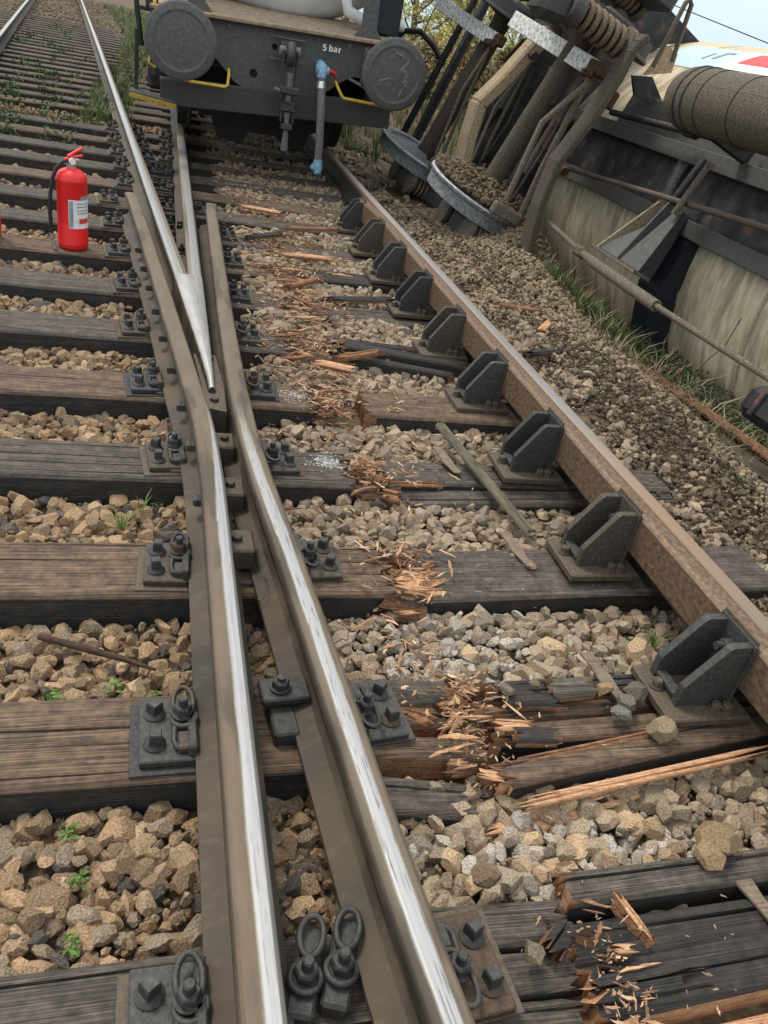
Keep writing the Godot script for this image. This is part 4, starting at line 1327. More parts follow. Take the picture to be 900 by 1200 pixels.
	var st := obj("step_plate", Geo.new().box(L.call(-0.28, 0.56, -6.45), Vector3(0.37, 0.03, 0.24), 0.004, Basis(Vector3.BACK, -0.10)), M.beam_speckled, w)
	obj("step_edge", Geo.new().box(L.call(-0.28, 0.545, -6.326), Vector3(0.372, 0.036, 0.012), 0.003, Basis(Vector3.BACK, -0.10)), M.yellow_worn, st)
	for x in [-0.42, -0.12]:
		obj("step_hanger", Geo.new().box(L.call(x, 0.8, -6.54), Vector3(0.03, 0.46, 0.04), 0.004), M.black_steel, w)
	obj("lamp_rod", Geo.new().tube([L.call(-0.44, 1.6, -6.7), L.call(-0.43, 1.2, -6.7), L.call(-0.385, 0.9, -6.7)], 0.022, 10).box(L.call(-0.37, 1.17, -6.69), Vector3(0.14, 0.03, 0.03)).box(L.call(-0.31, 1.22, -6.69), Vector3(0.1, 0.13, 0.05), 0.01), M.black_steel, w)
	for p in [[[-0.285, 1.9, -6.62], [-0.285, 1.3, -6.62], [-0.30, 1.0, -6.58], [-0.325, 0.80, -6.56], [-0.27, 0.77, -6.56]], [[-0.10, 1.95, -6.56], [-0.10, 1.26, -6.53], [-0.10, 1.2, -6.52]], [[-0.06, 0.735, -6.40], [0.02, 0.727, -6.40], [0.29, 0.732, -6.40], [0.312, 0.75, -6.40], [0.318, 0.83, -6.43], [0.318, 0.86, -6.5]], [[1.232, 0.91, -6.5], [1.236, 0.885, -6.43], [1.28, 0.82, -6.40], [1.30, 0.805, -6.40], [1.66, 0.80, -6.40]]]:
		var pts: Array = []
		for q in p:
			pts.append(L.call(q[0], q[1], q[2]))
		obj("handrail", Geo.new().tube(pts, 0.0125, 10), M.yellow, w)
	# screw coupling and hook
	var hk := Geo.new()
	hk.tube([L.call(0.785, 1.083, -6.5), L.call(0.785, 1.09, -6.34), L.call(0.79, 1.12, -6.25), L.call(0.79, 1.06, -6.19), L.call(0.79, 1.0, -6.24), L.call(0.79, 0.985, -6.33)], [0.05, 0.045, 0.04, 0.036, 0.03, 0.02], 12)
	var hook := obj("draw_hook", hk, M.steel_dark, w)
	obj("hook_pin", Geo.new().tube([L.call(0.70, 1.075, -6.30), L.call(0.87, 1.085, -6.30)], 0.038, 14), M.hose_grey, hook)
	var scr := Geo.new()
	for s in [-1, 1]:
		scr.box(L.call(0.795 + s * 0.058, 0.91, -6.27), Vector3(0.022, 0.36, 0.05), 0.006, Basis(Vector3.BACK, 0.03))
		scr.box(L.call(0.815 + s * 0.05, 0.66, -6.30), Vector3(0.02, 0.22, 0.045), 0.006)
	var cp := obj("coupling_link", scr, M.steel_dark, w)
	obj("coupling_nut", Geo.new().box(L.call(0.805, 0.80, -6.27), Vector3(0.17, 0.06, 0.08), 0.012), M.steel_dark, cp)
	obj("coupling_nut", Geo.new().box(L.call(0.812, 0.68, -6.29), Vector3(0.13, 0.09, 0.09), 0.014), M.black_steel, cp)
	obj("coupling_screw", Geo.new().tube([L.call(0.80, 0.93, -6.26), L.call(0.812, 0.62, -6.29), L.call(0.82, 0.5, -6.31), L.call(0.824, 0.33, -6.34)], [0.026, 0.026, 0.02, 0.032], 12), M.hose_grey, cp)
	obj("coupling_handle", Geo.new().tube([L.call(0.68, 0.80, -6.24), L.call(0.73, 0.79, -6.25), L.call(0.80, 0.80, -6.26)], 0.014, 8), M.hose_grey, cp)
	obj("coupling_foot", Geo.new().box(L.call(0.818, 0.52, -6.30), Vector3(0.10, 0.05, 0.07), 0.01), M.steel_dark, cp)
	# brake hose
	var hose := obj("brake_hose", Geo.new().tube([L.call(1.073, 0.93, -6.33), L.call(1.085, 0.80, -6.29), L.call(1.10, 0.62, -6.28), L.call(1.12, 0.42, -6.29), L.call(1.128, 0.30, -6.31)], 0.034, 12), M.hose_grey, w)
	obj("cock", Geo.new().tube([L.call(1.073, 1.02, -6.46), L.call(1.073, 1.0, -6.34), L.call(1.073, 0.93, -6.33)], [0.04, 0.05, 0.042], 12).tube([L.call(1.02, 0.99, -6.34), L.call(1.13, 0.99, -6.34)], 0.034, 10), M.blue_paint, hose)
	obj("cock_handle", Geo.new().tube([L.call(1.13, 0.99, -6.34), L.call(1.17, 0.985, -6.33), L.call(1.20, 0.96, -6.33)], [0.022, 0.02, 0.014], 10), M.red_worn, hose)
	obj("hose_clamp", Geo.new().tube([L.call(1.075, 0.90, -6.325), L.call(1.08, 0.85, -6.31)], 0.042, 12), M.chrome, hose)
	obj("hose_coupling", Geo.new().tube([L.call(1.128, 0.30, -6.31), L.call(1.13, 0.24, -6.31), L.call(1.13, 0.18, -6.27)], [0.036, 0.048, 0.03], 12).box(L.call(1.10, 0.235, -6.28), Vector3(0.07, 0.05, 0.05), 0.012), M.blue_paint, hose)
	# platform, post, dark side panel, tank
	var pf := Geo.new()
	pf.quad(L.call(-0.32, 1.20, -6.50), L.call(1.72, 1.265, -6.50), L.call(1.70, 1.37, -7.5), L.call(-0.30, 1.32, -7.5), Vector3.UP)
	pf.quad(L.call(-0.32, 1.17, -6.52), L.call(1.72, 1.235, -6.52), L.call(1.70, 1.20, -7.5), L.call(-0.30, 1.16, -7.5), Vector3.DOWN)
	pf.quad(L.call(-0.32, 1.20, -6.50), L.call(-0.30, 1.36, -7.5), L.call(-0.30, 1.16, -7.5), L.call(-0.32, 1.17, -6.52), Vector3.LEFT)
	pf.quad(L.call(1.72, 1.265, -6.50), L.call(1.70, 1.40, -7.5), L.call(1.70, 1.20, -7.5), L.call(1.72, 1.235, -6.52), Vector3.RIGHT)
	obj("end_apron", pf, M.wagon_dust, w)
	for q in [[1.50, 1.27, 0.12], [0.05, 1.22, 0.12]]:
		obj("post", Geo.new().prism(PackedVector2Array([Vector2(-0.13, 0), Vector2(0.13, 0), Vector2(0.065, 0.08), Vector2(0.06, 0.9), Vector2(-0.06, 0.9), Vector2(-0.065, 0.08)]), Transform3D(Basis(Vector3.BACK, 0.03), L.call(q[0], q[1], -6.72)), 0.04), M.wagon_grey, w)
	obj("side_panel", Geo.new().box(L.call(1.70, 2.0, -7.05), Vector3(0.24, 1.36, 0.3), 0.01), M.navy, w)
	var along := Transform3D(Basis(Vector3.RIGHT, Vector3.BACK, Vector3.DOWN), L.call(0.85, 2.66, -7.15))
	obj("tank", Geo.new().lathe([Vector2(1.39, -11.0), Vector2(1.39, -0.45), Vector2(1.37, -0.30), Vector2(1.30, -0.17), Vector2(1.12, -0.06), Vector2(0.8, 0.02), Vector2(0.4, 0.06), Vector2(0, 0.07)], along, 72, false), M.tank_white, w)
	obj("pipe", Geo.new().tube([L.call(1.33, 1.9, -7.05), L.call(1.33, 1.55, -7.05), L.call(1.36, 1.45, -7.05), L.call(1.5, 1.40, -7.05), L.call(1.9, 1.42, -7.1)], 0.05, 12), M.tank_white, w)
	# underframe, wheels and an added block of shade
	for x in [-0.2, 1.7]:
		obj("sole_bar", Geo.new().box(L.call(x, 1.0, -12.5), Vector3(0.09, 0.26, 11.9), 0.01), M.black_steel, w)
	obj("centre_sill", Geo.new().box(L.call(0.75, 0.95, -12.5), Vector3(0.5, 0.3, 11.9), 0.01), M.black_steel, w)
	for zc in [-8.0, -9.8]:
		var ax := Node3D.new()
		ax.name = "wheelset"
		w.add_child(ax, true)
		ax.position = L.call(0.7525, 0.65, zc)
		wheelset(ax, M.tyre_dark)
	for x in [-0.25, 1.75]:
		obj("bogie_frame", Geo.new().box(L.call(x, 0.72, -8.9), Vector3(0.12, 0.22, 2.9), 0.02), M.black_steel, w)
		for zc in [-8.0, -9.8]:
			obj("axle_box", Geo.new().box(L.call(x, 0.62, zc), Vector3(0.2, 0.3, 0.34), 0.03), M.black_steel, w)
	obj("bogie_beam", Geo.new().box(L.call(0.75, 0.72, -8.9), Vector3(1.95, 0.28, 0.4), 0.02), M.black_steel, w)
	obj("under_wagon_shade", Geo.new().prism(PackedVector2Array([Vector2(-0.62, 0.34), Vector2(0.62, 0.34), Vector2(0.62, -0.08), Vector2(0.5, -0.13), Vector2(0.44, -0.30), Vector2(0.24, -0.27), Vector2(0.14, -0.19), Vector2(-0.12, -0.20), Vector2(-0.18, -0.32), Vector2(-0.43, -0.29), Vector2(-0.5, -0.1), Vector2(-0.62, -0.12)]), Transform3D(Basis.IDENTITY, L.call(0.76, 0.44, -7.8)), 0.1), M.rubber, w)  # black block added in place of the deep shade beneath the wagon
	obj("brake_rigging", Geo.new().tube([L.call(-0.1, 0.55, -7.42), L.call(1.6, 0.58, -7.42)], 0.04, 10).box(L.call(0.46, 0.55, -6.9), Vector3(0.06, 0.22, 0.04)).box(L.call(1.05, 0.55, -7.0), Vector3(0.04, 0.3, 0.04)), M.black_steel, w)


func wheelset(p: Node3D, tyre: Material, gap := 1.36, other: Material = null) -> void:   # along local x
	var axis := Transform3D(Basis(Vector3.UP, Vector3.RIGHT, Vector3.FORWARD), Vector3.ZERO)
	obj("axle", Geo.new().lathe([Vector2(0.0, -1.02), Vector2(0.065, -1.02), Vector2(0.065, -0.84), Vector2(0.1, -0.76), Vector2(0.085, -0.6), Vector2(0.085, 0.6), Vector2(0.1, 0.76), Vector2(0.065, 0.84), Vector2(0.065, 1.02), Vector2(0, 1.02)], axis, 28, false), M.axle_grime, p)
	for s in [-1.0, 1.0]:
		var g := Geo.new()
		var h: float = gap / 2
		var pr: Array = [Vector2(0.1, h - 0.02), Vector2(0.16, h - 0.005), Vector2(0.30, h + 0.035), Vector2(0.385, h + 0.02), Vector2(0.395, h + 0.0), Vector2(0.475, h + 0.0), Vector2(0.488, h + 0.012), Vector2(0.482, h + 0.028), Vector2(0.462, h + 0.04), Vector2(0.458, h + 0.13), Vector2(0.39, h + 0.135), Vector2(0.38, h + 0.10), Vector2(0.2, h + 0.08), Vector2(0.1, h + 0.1)]
		if s < 0:
			var flip := Transform3D(Basis(Vector3.UP, Vector3.LEFT, Vector3.BACK), Vector3.ZERO)
			g.lathe(pr, flip, 56)
		else:
			g.lathe(pr, axis, 56)
		var wh := obj("wheel", g, other if other and s > 0 else tyre, p)
		if other and s < 0:
			obj("worn_rim", Geo.new().ring(Vector3(-h - 0.004, 0, 0), 0.477, 0.007, Basis(Vector3.UP, Vector3.RIGHT, Vector3.FORWARD), 1.0, 64, 6), M.lime_steel, wh)


# ---------------------------------------------------------------- the overturned wagon
func fallen_wagon() -> void:
	# its own axes: x = up through the wagon as it would stand (now to the right and a little down), y = across it (now almost upright), z = along
	var w := thing("overturned_tank_wagon", "tank wagon lying on its side, muddy bogie and dirty cream tank towards the track", "railway wagon")
	w.transform = Transform3D(Basis(Vector3(0.945, -0.328, 0).normalized(), Vector3(0.328, 0.945, 0).normalized(), Vector3.BACK), Vector3(2.546, 1.029, 0))
	# tank
	var tank := Geo.new()
	var prof: Array = [[0.0, -8.1], [0.6, -8.05], [1.1, -7.9], [1.38, -7.6], [1.45, -7.2], [1.45, 3.4], [1.3, 3.8], [0.7, 4.1], [0.0, 4.15]]
	tank.soft(true, 5)
	for i in prof.size() - 1:
		for k in 72:
			var u := TAU * k / 72
			var v := TAU * (k + 1) / 72
			var f := func(a: float, q: Array) -> Vector3: return Vector3(2.1 + cos(a) * q[0], sin(a) * q[0], q[1])
			var p: Vector3 = f.call((u + v) * 0.5, prof[i])
			tank.quad(f.call(u, prof[i]), f.call(v, prof[i]), f.call(v, prof[i + 1]), f.call(u, prof[i + 1]), Vector3(p.x - 2.1, p.y, signf(p.z + 2.0) * 0.01) if i > 2 and i < 6 else Vector3(p.x - 2.1, p.y, (p.z + 2.0) * 0.3), Vector2(prof[i][1], u), Vector2(prof[i][1], v), Vector2(prof[i + 1][1], v), Vector2(prof[i + 1][1], u))
	var tk := obj("tank", tank, M.tank_dirty, w)
	# labels on the shell: blue-white panel, white placard with dark marks, red panel (angles measured round the tank's axis in the wagon's axes)
	var patch := func(called: String, a0: float, a1: float, z0: float, z1: float, r: float, m: Material) -> void:
		var g := Geo.new()
		g.soft(true)
		for i in 8:
			var u := deg_to_rad(lerpf(a0, a1, i / 8.0) + 19.1)
			var v := deg_to_rad(lerpf(a0, a1, (i + 1) / 8.0) + 19.1)
			var f := func(a: float, z: float, q: float) -> Vector3: return Vector3(2.1 + cos(a) * q, sin(a) * q, z)
			g.quad(f.call(u, z0, r), f.call(v, z0, r), f.call(v, z1, r), f.call(u, z1, r), Vector3(cos(u), sin(u), 0))
		obj(called, g, m, tk)
	patch.call("pale_panel", 108.0, 124.0, -5.75, -4.95, 1.453, M.pale_blue)
	patch.call("white_panel", 107.0, 121.5, -4.95, -3.2, 1.4535, M.white_paint)
	patch.call("red_panel", 109.5, 117.5, -4.78, -3.4, 1.456, M.print_red)
	for q in [[-5.14, -5.10, 111.0, 117.0], [-5.10, -5.03, 111.0, 112.2], [-5.25, -5.22, 113.0, 118.0]]:
		patch.call("print_mark", q[2], q[3], q[0], q[1], 1.457, M.print_grey)
	obj("weld_band", Geo.new().ring(Vector3(2.1, 0, -2.6), 1.448, 0.012, Basis(Vector3.RIGHT, Vector3.BACK, Vector3.DOWN), 1.0, 72, 6), M.dust_steel, tk)
	# centre sills with flanges, and the rusty dark trough between them
	for q in [[0.21, 1.0], [-0.19, 1.0]]:
		var s := obj("sill", Geo.new().box(Vector3(0.70, q[0] + (0.03 if q[0] > 0 else -0.03), -2.2), Vector3(0.20, 0.02, 11.4), 0.003), M.black_steel, w)
		obj("flange", Geo.new().box(Vector3(0.575, q[0] + (0.01 if q[0] > 0 else 0.0), -2.2), Vector3(0.018, 0.105, 11.4), 0.004), M.sill_grey, s)
	obj("trough", Geo.new().box(Vector3(0.655, 0, -2.2), Vector3(0.02, 0.40, 11.4), 0.0), M.black_steel, w)
	obj("sill_packing", Geo.new().box(Vector3(0.70, 0.40, -3.6), Vector3(0.09, 0.24, 3.2), 0.01), M.sill_grey, w)
	for z in [-3.9, -2.2, -0.6]:
		obj("cross_member", Geo.new().box(Vector3(0.61, 0, z), Vector3(0.07, 0.34, 0.06), 0.008), M.black_steel, w)
	# tank saddles
	for z in [-6.0, 0.6]:
		obj("saddle", Geo.new().prism(PackedVector2Array([Vector2(0.30, 0.5), Vector2(0.0, 1.05), Vector2(0.1, 1.36), Vector2(0.83, 1.305), Vector2(1.37, 1.25), Vector2(1.1, 1.08), Vector2(0.8, 0.7), Vector2(0.64, 0.2), Vector2(0.64, -0.3), Vector2(0.95, -0.9), Vector2(0.8, -1.1), Vector2(0.3, -0.75)]), Transform3D(Basis.IDENTITY, Vector3(0, 0, z - 0.03)), 0.05), M.black_steel, w)
	obj("web_plate", Geo.new().prism(PackedVector2Array([Vector2(0.58, -0.24), Vector2(0.95, -0.24), Vector2(1.02, -1.0), Vector2(0.80, -0.95), Vector2(0.60, -0.6)]), Transform3D(Basis.IDENTITY, Vector3(0, 0, -3.62)), 0.25), M.navy, w)
	# triangular outrigger bracket on the lower sill
	var br := Geo.new()
	for q in [[Vector3(0.55, -0.14, -3.62), Vector3(0.30, -0.55, -3.81), Vector3(0.30, -0.55, -3.50)], [Vector3(0.40, -0.14, -3.42), Vector3(0.30, -0.55, -3.50), Vector3(0.30, -0.55, -3.245)]]:
		var e := Vector3(0.012, 0, 0)
		br.quad(q[0], q[1], q[2], Vector3(0.40, -0.13, -3.34), Vector3(-1, 0, 0))
		br.quad(q[0] + e, q[1] + e, q[2] + e, Vector3(0.412, -0.13, -3.34), Vector3(1, 0, 0))
	var brk := obj("bracket_plate", br, M.wagon_grey, w)
	obj("bracket_foot", Geo.new().box(Vector3(0.33, -0.565, -3.53), Vector3(0.14, 0.022, 0.60), 0.004), M.mud_steel, brk)
	obj("bracket_rib", Geo.new().prism(PackedVector2Array([Vector2(0.28, -0.555), Vector2(0.60, -0.555), Vector2(0.62, -0.12), Vector2(0.38, -0.12)]), Transform3D(Basis.IDENTITY, Vector3(0, 0, -3.52)), 0.016), M.wagon_grey, brk)
	obj("bracket_rib", Geo.new().prism(PackedVector2Array([Vector2(0.28, -0.555), Vector2(0.60, -0.555), Vector2(0.62, -0.12), Vector2(0.5, -0.12)]), Transform3D(Basis.IDENTITY, Vector3(0, 0, -3.80)), 0.016), M.dust_steel, brk)
	# brake rods and pipes
	var rod := obj("brake_rod", Geo.new().tube([Vector3(0.12, -0.59, -4.25), Vector3(0.12, -0.63, -3.72), Vector3(0.1, -0.645, -3.4), Vector3(0.1, -0.65, -2.62)], [0.018, 0.018, 0.034, 0.034], 12).tube([Vector3(0.1, -0.65, -2.64), Vector3(0.1, -0.645, -2.2), Vector3(0.1, -0.628, -1.3)], 0.018, 10), M.mud_steel, w)
	obj("rod_joint", Geo.new().box(Vector3(0.12, -0.635, -3.66), Vector3(0.07, 0.07, 0.11), 0.014), M.steel_brown, rod)
	obj("pipe", Geo.new().tube([Vector3(0.40, -0.19, -4.95), Vector3(0.40, -0.105, -3.7), Vector3(0.4, -0.035, -2.6), Vector3(0.4, 0.03, -1.4)], 0.018, 10), M.steel_brown, w)
	obj("pipe", Geo.new().tube([Vector3(0.45, 0.29, -4.95), Vector3(0.45, 0.305, -4.3), Vector3(0.45, 0.315, -3.85), Vector3(0.42, 0.32, -3.5)], 0.022, 10).box(Vector3(0.44, 0.317, -3.84), Vector3(0.07, 0.07, 0.16), 0.014), M.black_steel, w)
	obj("pipe", Geo.new().tube([Vector3(0.36, 0.165, -3.34), Vector3(0.36, -0.17, -3.36)], 0.022, 10), M.mud_steel, w)
	obj("strut", Geo.new().tube([Vector3(0.62, 0.2, -3.98), Vector3(0.58, -0.14, -3.84)], 0.05, 12).tube([Vector3(0.5, 0.2, -3.62), Vector3(0.46, -0.14, -3.6)], 0.026, 10), M.black_steel, w)
	var vx := Vector3(0.12, -0.745, -1.52)
	var valve := obj("valve_box", Geo.new().box(vx, Vector3(0.17, 0.16, 0.22), 0.04, Basis(Vector3.UP, 0.3)), M.rubber, w)
	obj("valve_cap", Geo.new().tube([vx + Vector3(0, 0.05, -0.02), vx + Vector3(0, 0.13, -0.03)], [0.06, 0.045], 14), M.rubber, valve)
	obj("valve_rib", Geo.new().box(vx + Vector3(-0.09, 0.0, 0.0), Vector3(0.02, 0.12, 0.03), 0.005), M.black_steel, valve)
	# air reservoir strapped under the frame
	var axis := Transform3D(Basis(Vector3.RIGHT, Vector3.BACK, Vector3.DOWN), Vector3(0.12, 0.40, -3.62))
	var res := obj("air_reservoir", Geo.new().lathe([Vector2(0, -0.02), Vector2(0.09, -0.01), Vector2(0.145, 0.03), Vector2(0.168, 0.10), Vector2(0.172, 0.16), Vector2(0.172, 2.1), Vector2(0.14, 2.22), Vector2(0, 2.25)], axis, 44, false), M.reservoir, w)
	for z in [-3.44, -3.36, -3.22, -2.9, -2.3]:
		obj("strap", Geo.new().ring(Vector3(0.12, 0.40, z), 0.172, 0.008 if z < -3.3 else 0.005, Basis(Vector3.RIGHT, Vector3.BACK, Vector3.DOWN), 1.0, 40, 6), M.black_steel, res)
	obj("seam", Geo.new().box(Vector3(-0.045, 0.43, -2.55), Vector3(0.012, 0.008, 1.8), 0.002), M.mud_steel, res)
	obj("plug", Geo.new().hexagon(Vector3(0.07, 0.50, -3.55), 0.018, 0.03, Basis(Vector3.UP, Vector3.LEFT, Vector3.BACK)), M.black_steel, res)
	for z in [-3.36, -2.3]:
		obj("reservoir_bracket", Geo.new().box(Vector3(0.38, 0.33, z), Vector3(0.42, 0.14, 0.05), 0.01), M.black_steel, w)
	# handrail frame on top
	var hf := obj("handrail", Geo.new().tube([Vector3(0.575, 0.70, -5.0), Vector3(0.53, 1.14, -5.0), Vector3(0.55, 1.165, -5.0), Vector3(0.58, 1.15, -5.0), Vector3(0.69, 0.80, -5.0)], 0.018, 10), M.steel_brown, w)
	obj("gusset", Geo.new().prism(PackedVector2Array([Vector2(0.55, 0.62), Vector2(0.57, 0.86), Vector2(0.70, 0.86), Vector2(0.74, 0.74)]), Transform3D(Basis.IDENTITY, Vector3(0, 0, -5.02)), 0.02), M.dust_steel, hf)
	obj("gusset", Geo.new().prism(PackedVector2Array([Vector2(0.40, 0.55), Vector2(0.55, 0.62), Vector2(0.80, 0.50), Vector2(0.5, 0.46)]), Transform3D(Basis.IDENTITY, Vector3(0, 0, -4.9)), 0.03), M.black_steel, hf)
	# --- bogie
	for z in [-5.28, -7.08]:
		var ws := Node3D.new()
		ws.name = "wheelset"
		w.add_child(ws, true)
		var lean := Basis(Vector3.RIGHT, 0.15)
		ws.transform = Transform3D(lean * Basis(Vector3.UP, Vector3.LEFT, Vector3.BACK), lean * Vector3(0, 0.75, 0) + Vector3(0, -0.75, z))
		wheelset(ws, M.wheel_steel, 1.36, M.steel_dark)
	for s in [-1.0, 1.0]:
		var fr := obj("bogie_side_frame", Geo.new().box(Vector3(0.16, s * 0.98, -6.18), Vector3(0.2, 0.12, 3.2), 0.02), M.steel_dark, w)
		for z in [-5.28, -7.08]:
			obj("axle_box", Geo.new().box(Vector3(0.0, s * 0.97, z), Vector3(0.22, 0.20, 0.26), 0.035).tube([Vector3(0, s * 1.05, z), Vector3(0, s * 1.1, z)], 0.1, 16), M.bracket_steel, fr)
			for dz in [-0.32, 0.32]:
				var cpts: Array = []
				for i in 73:
					var a := TAU * i / 12.0
					cpts.append(Vector3(-0.08 + 0.26 * i / 72.0 + 0.0, s * 0.95 + cos(a) * 0.085, z + dz + sin(a) * 0.085))
				obj("coil_spring", Geo.new().tube(cpts, 0.018, 8), M.spring, fr)
				for e in [[0.19, 0.23, 0.115], [-0.12, -0.085, 0.12]]:
					obj("spring_seat", Geo.new().tube([Vector3(e[0], s * 0.95, z + dz), Vector3(e[1], s * 0.95, z + dz)], e[2], 20), M.mud_steel, fr)
	# end beam, bent in the middle
	var eb := Geo.new()
	var ep: Array = [[0.045, 0.665], [0.02, 0.61], [0.01, 0.54], [0.025, 0.40], [0.015, 0.10], [-0.02, -0.12], [-0.038, -0.24], [0.016, -0.53], [0.12, -0.82], [0.17, -1.0]]
	for i in ep.size() - 1:
		var a := Vector3(ep[i][0], ep[i][1], -4.35)
		var b := Vector3(ep[i + 1][0], ep[i + 1][1], -4.35)
		var t := (b - a).normalized()
		var nrm := Vector3(t.y, -t.x, 0)
		eb.box((a + b) * 0.5 + nrm * 0.0, Vector3((b - a).length() + 0.012, 0.05, 0.17), 0.008, Basis(t, Vector3(-t.y, t.x, 0), Vector3.BACK))
	obj("end_beam", eb, M.axle_grime, w)
	obj("bogie_bolster", Geo.new().box(Vector3(0.20, 0.0, -6.18), Vector3(0.26, 1.9, 0.36), 0.03), M.black_steel, w)
	obj("far_end_beam", Geo.new().box(Vector3(0.12, 0.0, -7.95), Vector3(0.07, 2.0, 0.16), 0.02), M.black_steel, w)
	var tb := Geo.new()
	var tp: Array = [[0.06, 0.62], [0.0, 0.42], [-0.08, 0.14], [-0.17, -0.10], [-0.11, -0.36], [0.0, -0.68], [0.03, -0.80]]
	for i in tp.size() - 1:
		var a := Vector3(tp[i][0], tp[i][1], -5.92)
		var b := Vector3(tp[i + 1][0], tp[i + 1][1], -5.92)
		var t := (b - a).normalized()
		tb.box((a + b) * 0.5, Vector3((b - a).length() + 0.035, 0.11, 0.20), 0.02, Basis(t, Vector3(-t.y, t.x, 0), Vector3.BACK))
	obj("bent_transom", tb, M.dust_steel, w)
	# brake triangles: two tubes from an apex, one set on each side of each axle
	for q in [[-4.75, 0.05, 0.40, 0.10, -0.04, 0.024], [-5.84, 0.02, 0.42, 0.06, 0.0, 0.016], [-6.50, -0.12, 0.40, -0.06, -0.1, 0.016]]:
		var z: float = q[0]
		var tri := obj("brake_triangle", Geo.new().tube([Vector3(q[1], q[2], z), Vector3(q[3], -0.30, z - 0.02), Vector3(q[3] + 0.06, -0.76, z - 0.03)], q[5], 10).tube([Vector3(q[1], q[2] - 0.1, z), Vector3(q[4] - 0.06, -0.05, z + 0.01), Vector3(q[4], -0.62, z + 0.02)], q[5], 10), M.mud_steel, w)
		obj("brake_block", Geo.new().box(Vector3(0.02, -0.70, z), Vector3(0.26, 0.10, 0.07), 0.015), M.mud_steel, tri)
		obj("brake_block", Geo.new().box(Vector3(0.02, 0.72, z), Vector3(0.26, 0.10, 0.07), 0.015), M.steel_brown, tri)
		obj("cross_pin", Geo.new().tube([Vector3(q[1] - 0.02, q[2] - 0.02, z - 0.08), Vector3(q[1] - 0.02, q[2] - 0.02, z + 0.1)], 0.03, 12), M.rust_dull, tri)
	var link := obj("brake_link", Geo.new().bar(Vector3(0.05, 0.415, -4.72), Vector3(-0.28, 0.535, -5.85), Vector3.UP, 0.12, 0.03), M.lime_steel, w)
	obj("link_jaw", Geo.new().box(Vector3(0.05, 0.42, -4.70), Vector3(0.09, 0.09, 0.16), 0.01, Basis(Vector3.UP, 0.3)), M.rust_dull, link)
	var link2 := obj("brake_link", Geo.new().bar(Vector3(-0.09, 0.42, -6.5), Vector3(-0.42, 0.54, -7.6), Vector3.UP, 0.12, 0.03), M.lime_steel, w)
	obj("link_jaw", Geo.new().box(Vector3(-0.08, 0.43, -6.46), Vector3(0.08, 0.09, 0.14), 0.01), M.rust_dull, link2)
	# the loose spring and the housing at the top of the bogie
	var lp: Array = []
	for i in 85:
		var q := TAU * i / 12.0
		lp.append(Vector3(-0.41 + 0.40 * i / 84.0, 0.578 + cos(q) * 0.082, -4.46 + sin(q) * 0.082))
	var loose := obj("coil_spring", Geo.new().tube(lp, 0.0205, 8), M.spring, w)
	obj("spring_core", Geo.new().tube([Vector3(-0.42, 0.578, -4.46), Vector3(0.0, 0.578, -4.46)], 0.05, 14), M.black_steel, loose)
	obj("spring_seat", Geo.new().tube([Vector3(-0.01, 0.578, -4.46), Vector3(0.03, 0.578, -4.46)], 0.12, 22), M.mud_steel, loose)
	obj("spring_cup", Geo.new().tube([Vector3(-0.47, 0.578, -4.46), Vector3(-0.40, 0.578, -4.46)], [0.10, 0.115], 22), M.bracket_steel, loose)
	obj("axle_housing", Geo.new().box(Vector3(-0.55, 0.54, -4.55), Vector3(0.24, 0.20, 0.26), 0.05, Basis(Vector3.BACK, 0.2)), M.bracket_steel, w)
	obj("far_rod", Geo.new().tube([Vector3(-0.05, -0.75, -7.9), Vector3(-0.12, 0.0, -7.6), Vector3(-0.1, 0.85, -7.6)], 0.035, 10), M.black_steel, w)
	obj("buffer_hose", Geo.new().tube([Vector3(-0.55, 0.06, -8.0), Vector3(-0.50, 0.20, -7.95), Vector3(-0.36, 0.27, -7.9), Vector3(-0.2, 0.22, -7.8), Vector3(-0.05, 0.12, -7.7)], 0.028, 12), M.rubber, w)
	for q in [[0.03, 0.10, -4.95, 0.16], [0.05, -0.10, -5.0, 0.14], [0.1, 0.3, -4.6, 0.12]]:
		obj("bracket", Geo.new().box(Vector3(q[0] + 0.1, q[1], q[2]), Vector3(0.06, q[3], 0.1), 0.01, Basis(Vector3.UP, 0.4)), M.rust_dull, w)
	obj("yoke", Geo.new().tube([Vector3(0.12, 0.1, -4.5), Vector3(0.14, 0.06, -4.9), Vector3(0.14, 0.0, -5.0)], 0.022, 10).tube([Vector3(0.12, -0.25, -4.45), Vector3(0.15, -0.12, -4.9)], 0.03, 10), M.rust_dull, w)
	var rr := RandomNumberGenerator.new()
	rr.seed = 8
	for i in 12:
		var z := rr.randf_range(-7.3, -4.6)
		var h := rr.randf_range(0.02, 0.3)
		var l0 := rr.randf_range(-0.85, -0.3)
		var l1 := rr.randf_range(0.2, 0.85)
		var q := rr.randf_range(-0.12, 0.12)
		obj("rigging_rod", Geo.new().tube([Vector3(h, l0, z), Vector3(h + rr.randf_range(-0.05, 0.05), (l0 + l1) * 0.5, z + q), Vector3(h, l1, z + q * 0.5)], rr.randf_range(0.012, 0.03), 8), [M.tyre_dark, M.black_steel, M.mud_steel][i % 3], w)
	for i in 7:
		obj("rigging_lever", Geo.new().box(Vector3(rr.randf_range(0.0, 0.25), rr.randf_range(-0.6, 0.6), rr.randf_range(-6.9, -4.7)), Vector3(0.03, rr.randf_range(0.15, 0.4), 0.07), 0.008, Basis.from_euler(Vector3(rr.randf_range(-0.6, 0.6), 0, rr.randf_range(-0.4, 0.4)))), [M.tyre_dark, M.rust_dull][i % 2], w)
	# earth lying on the lower wheel
	var r := RandomNumberGenerator.new()
	r.seed = 12
	var tr: Array = []
	var co: Array = []
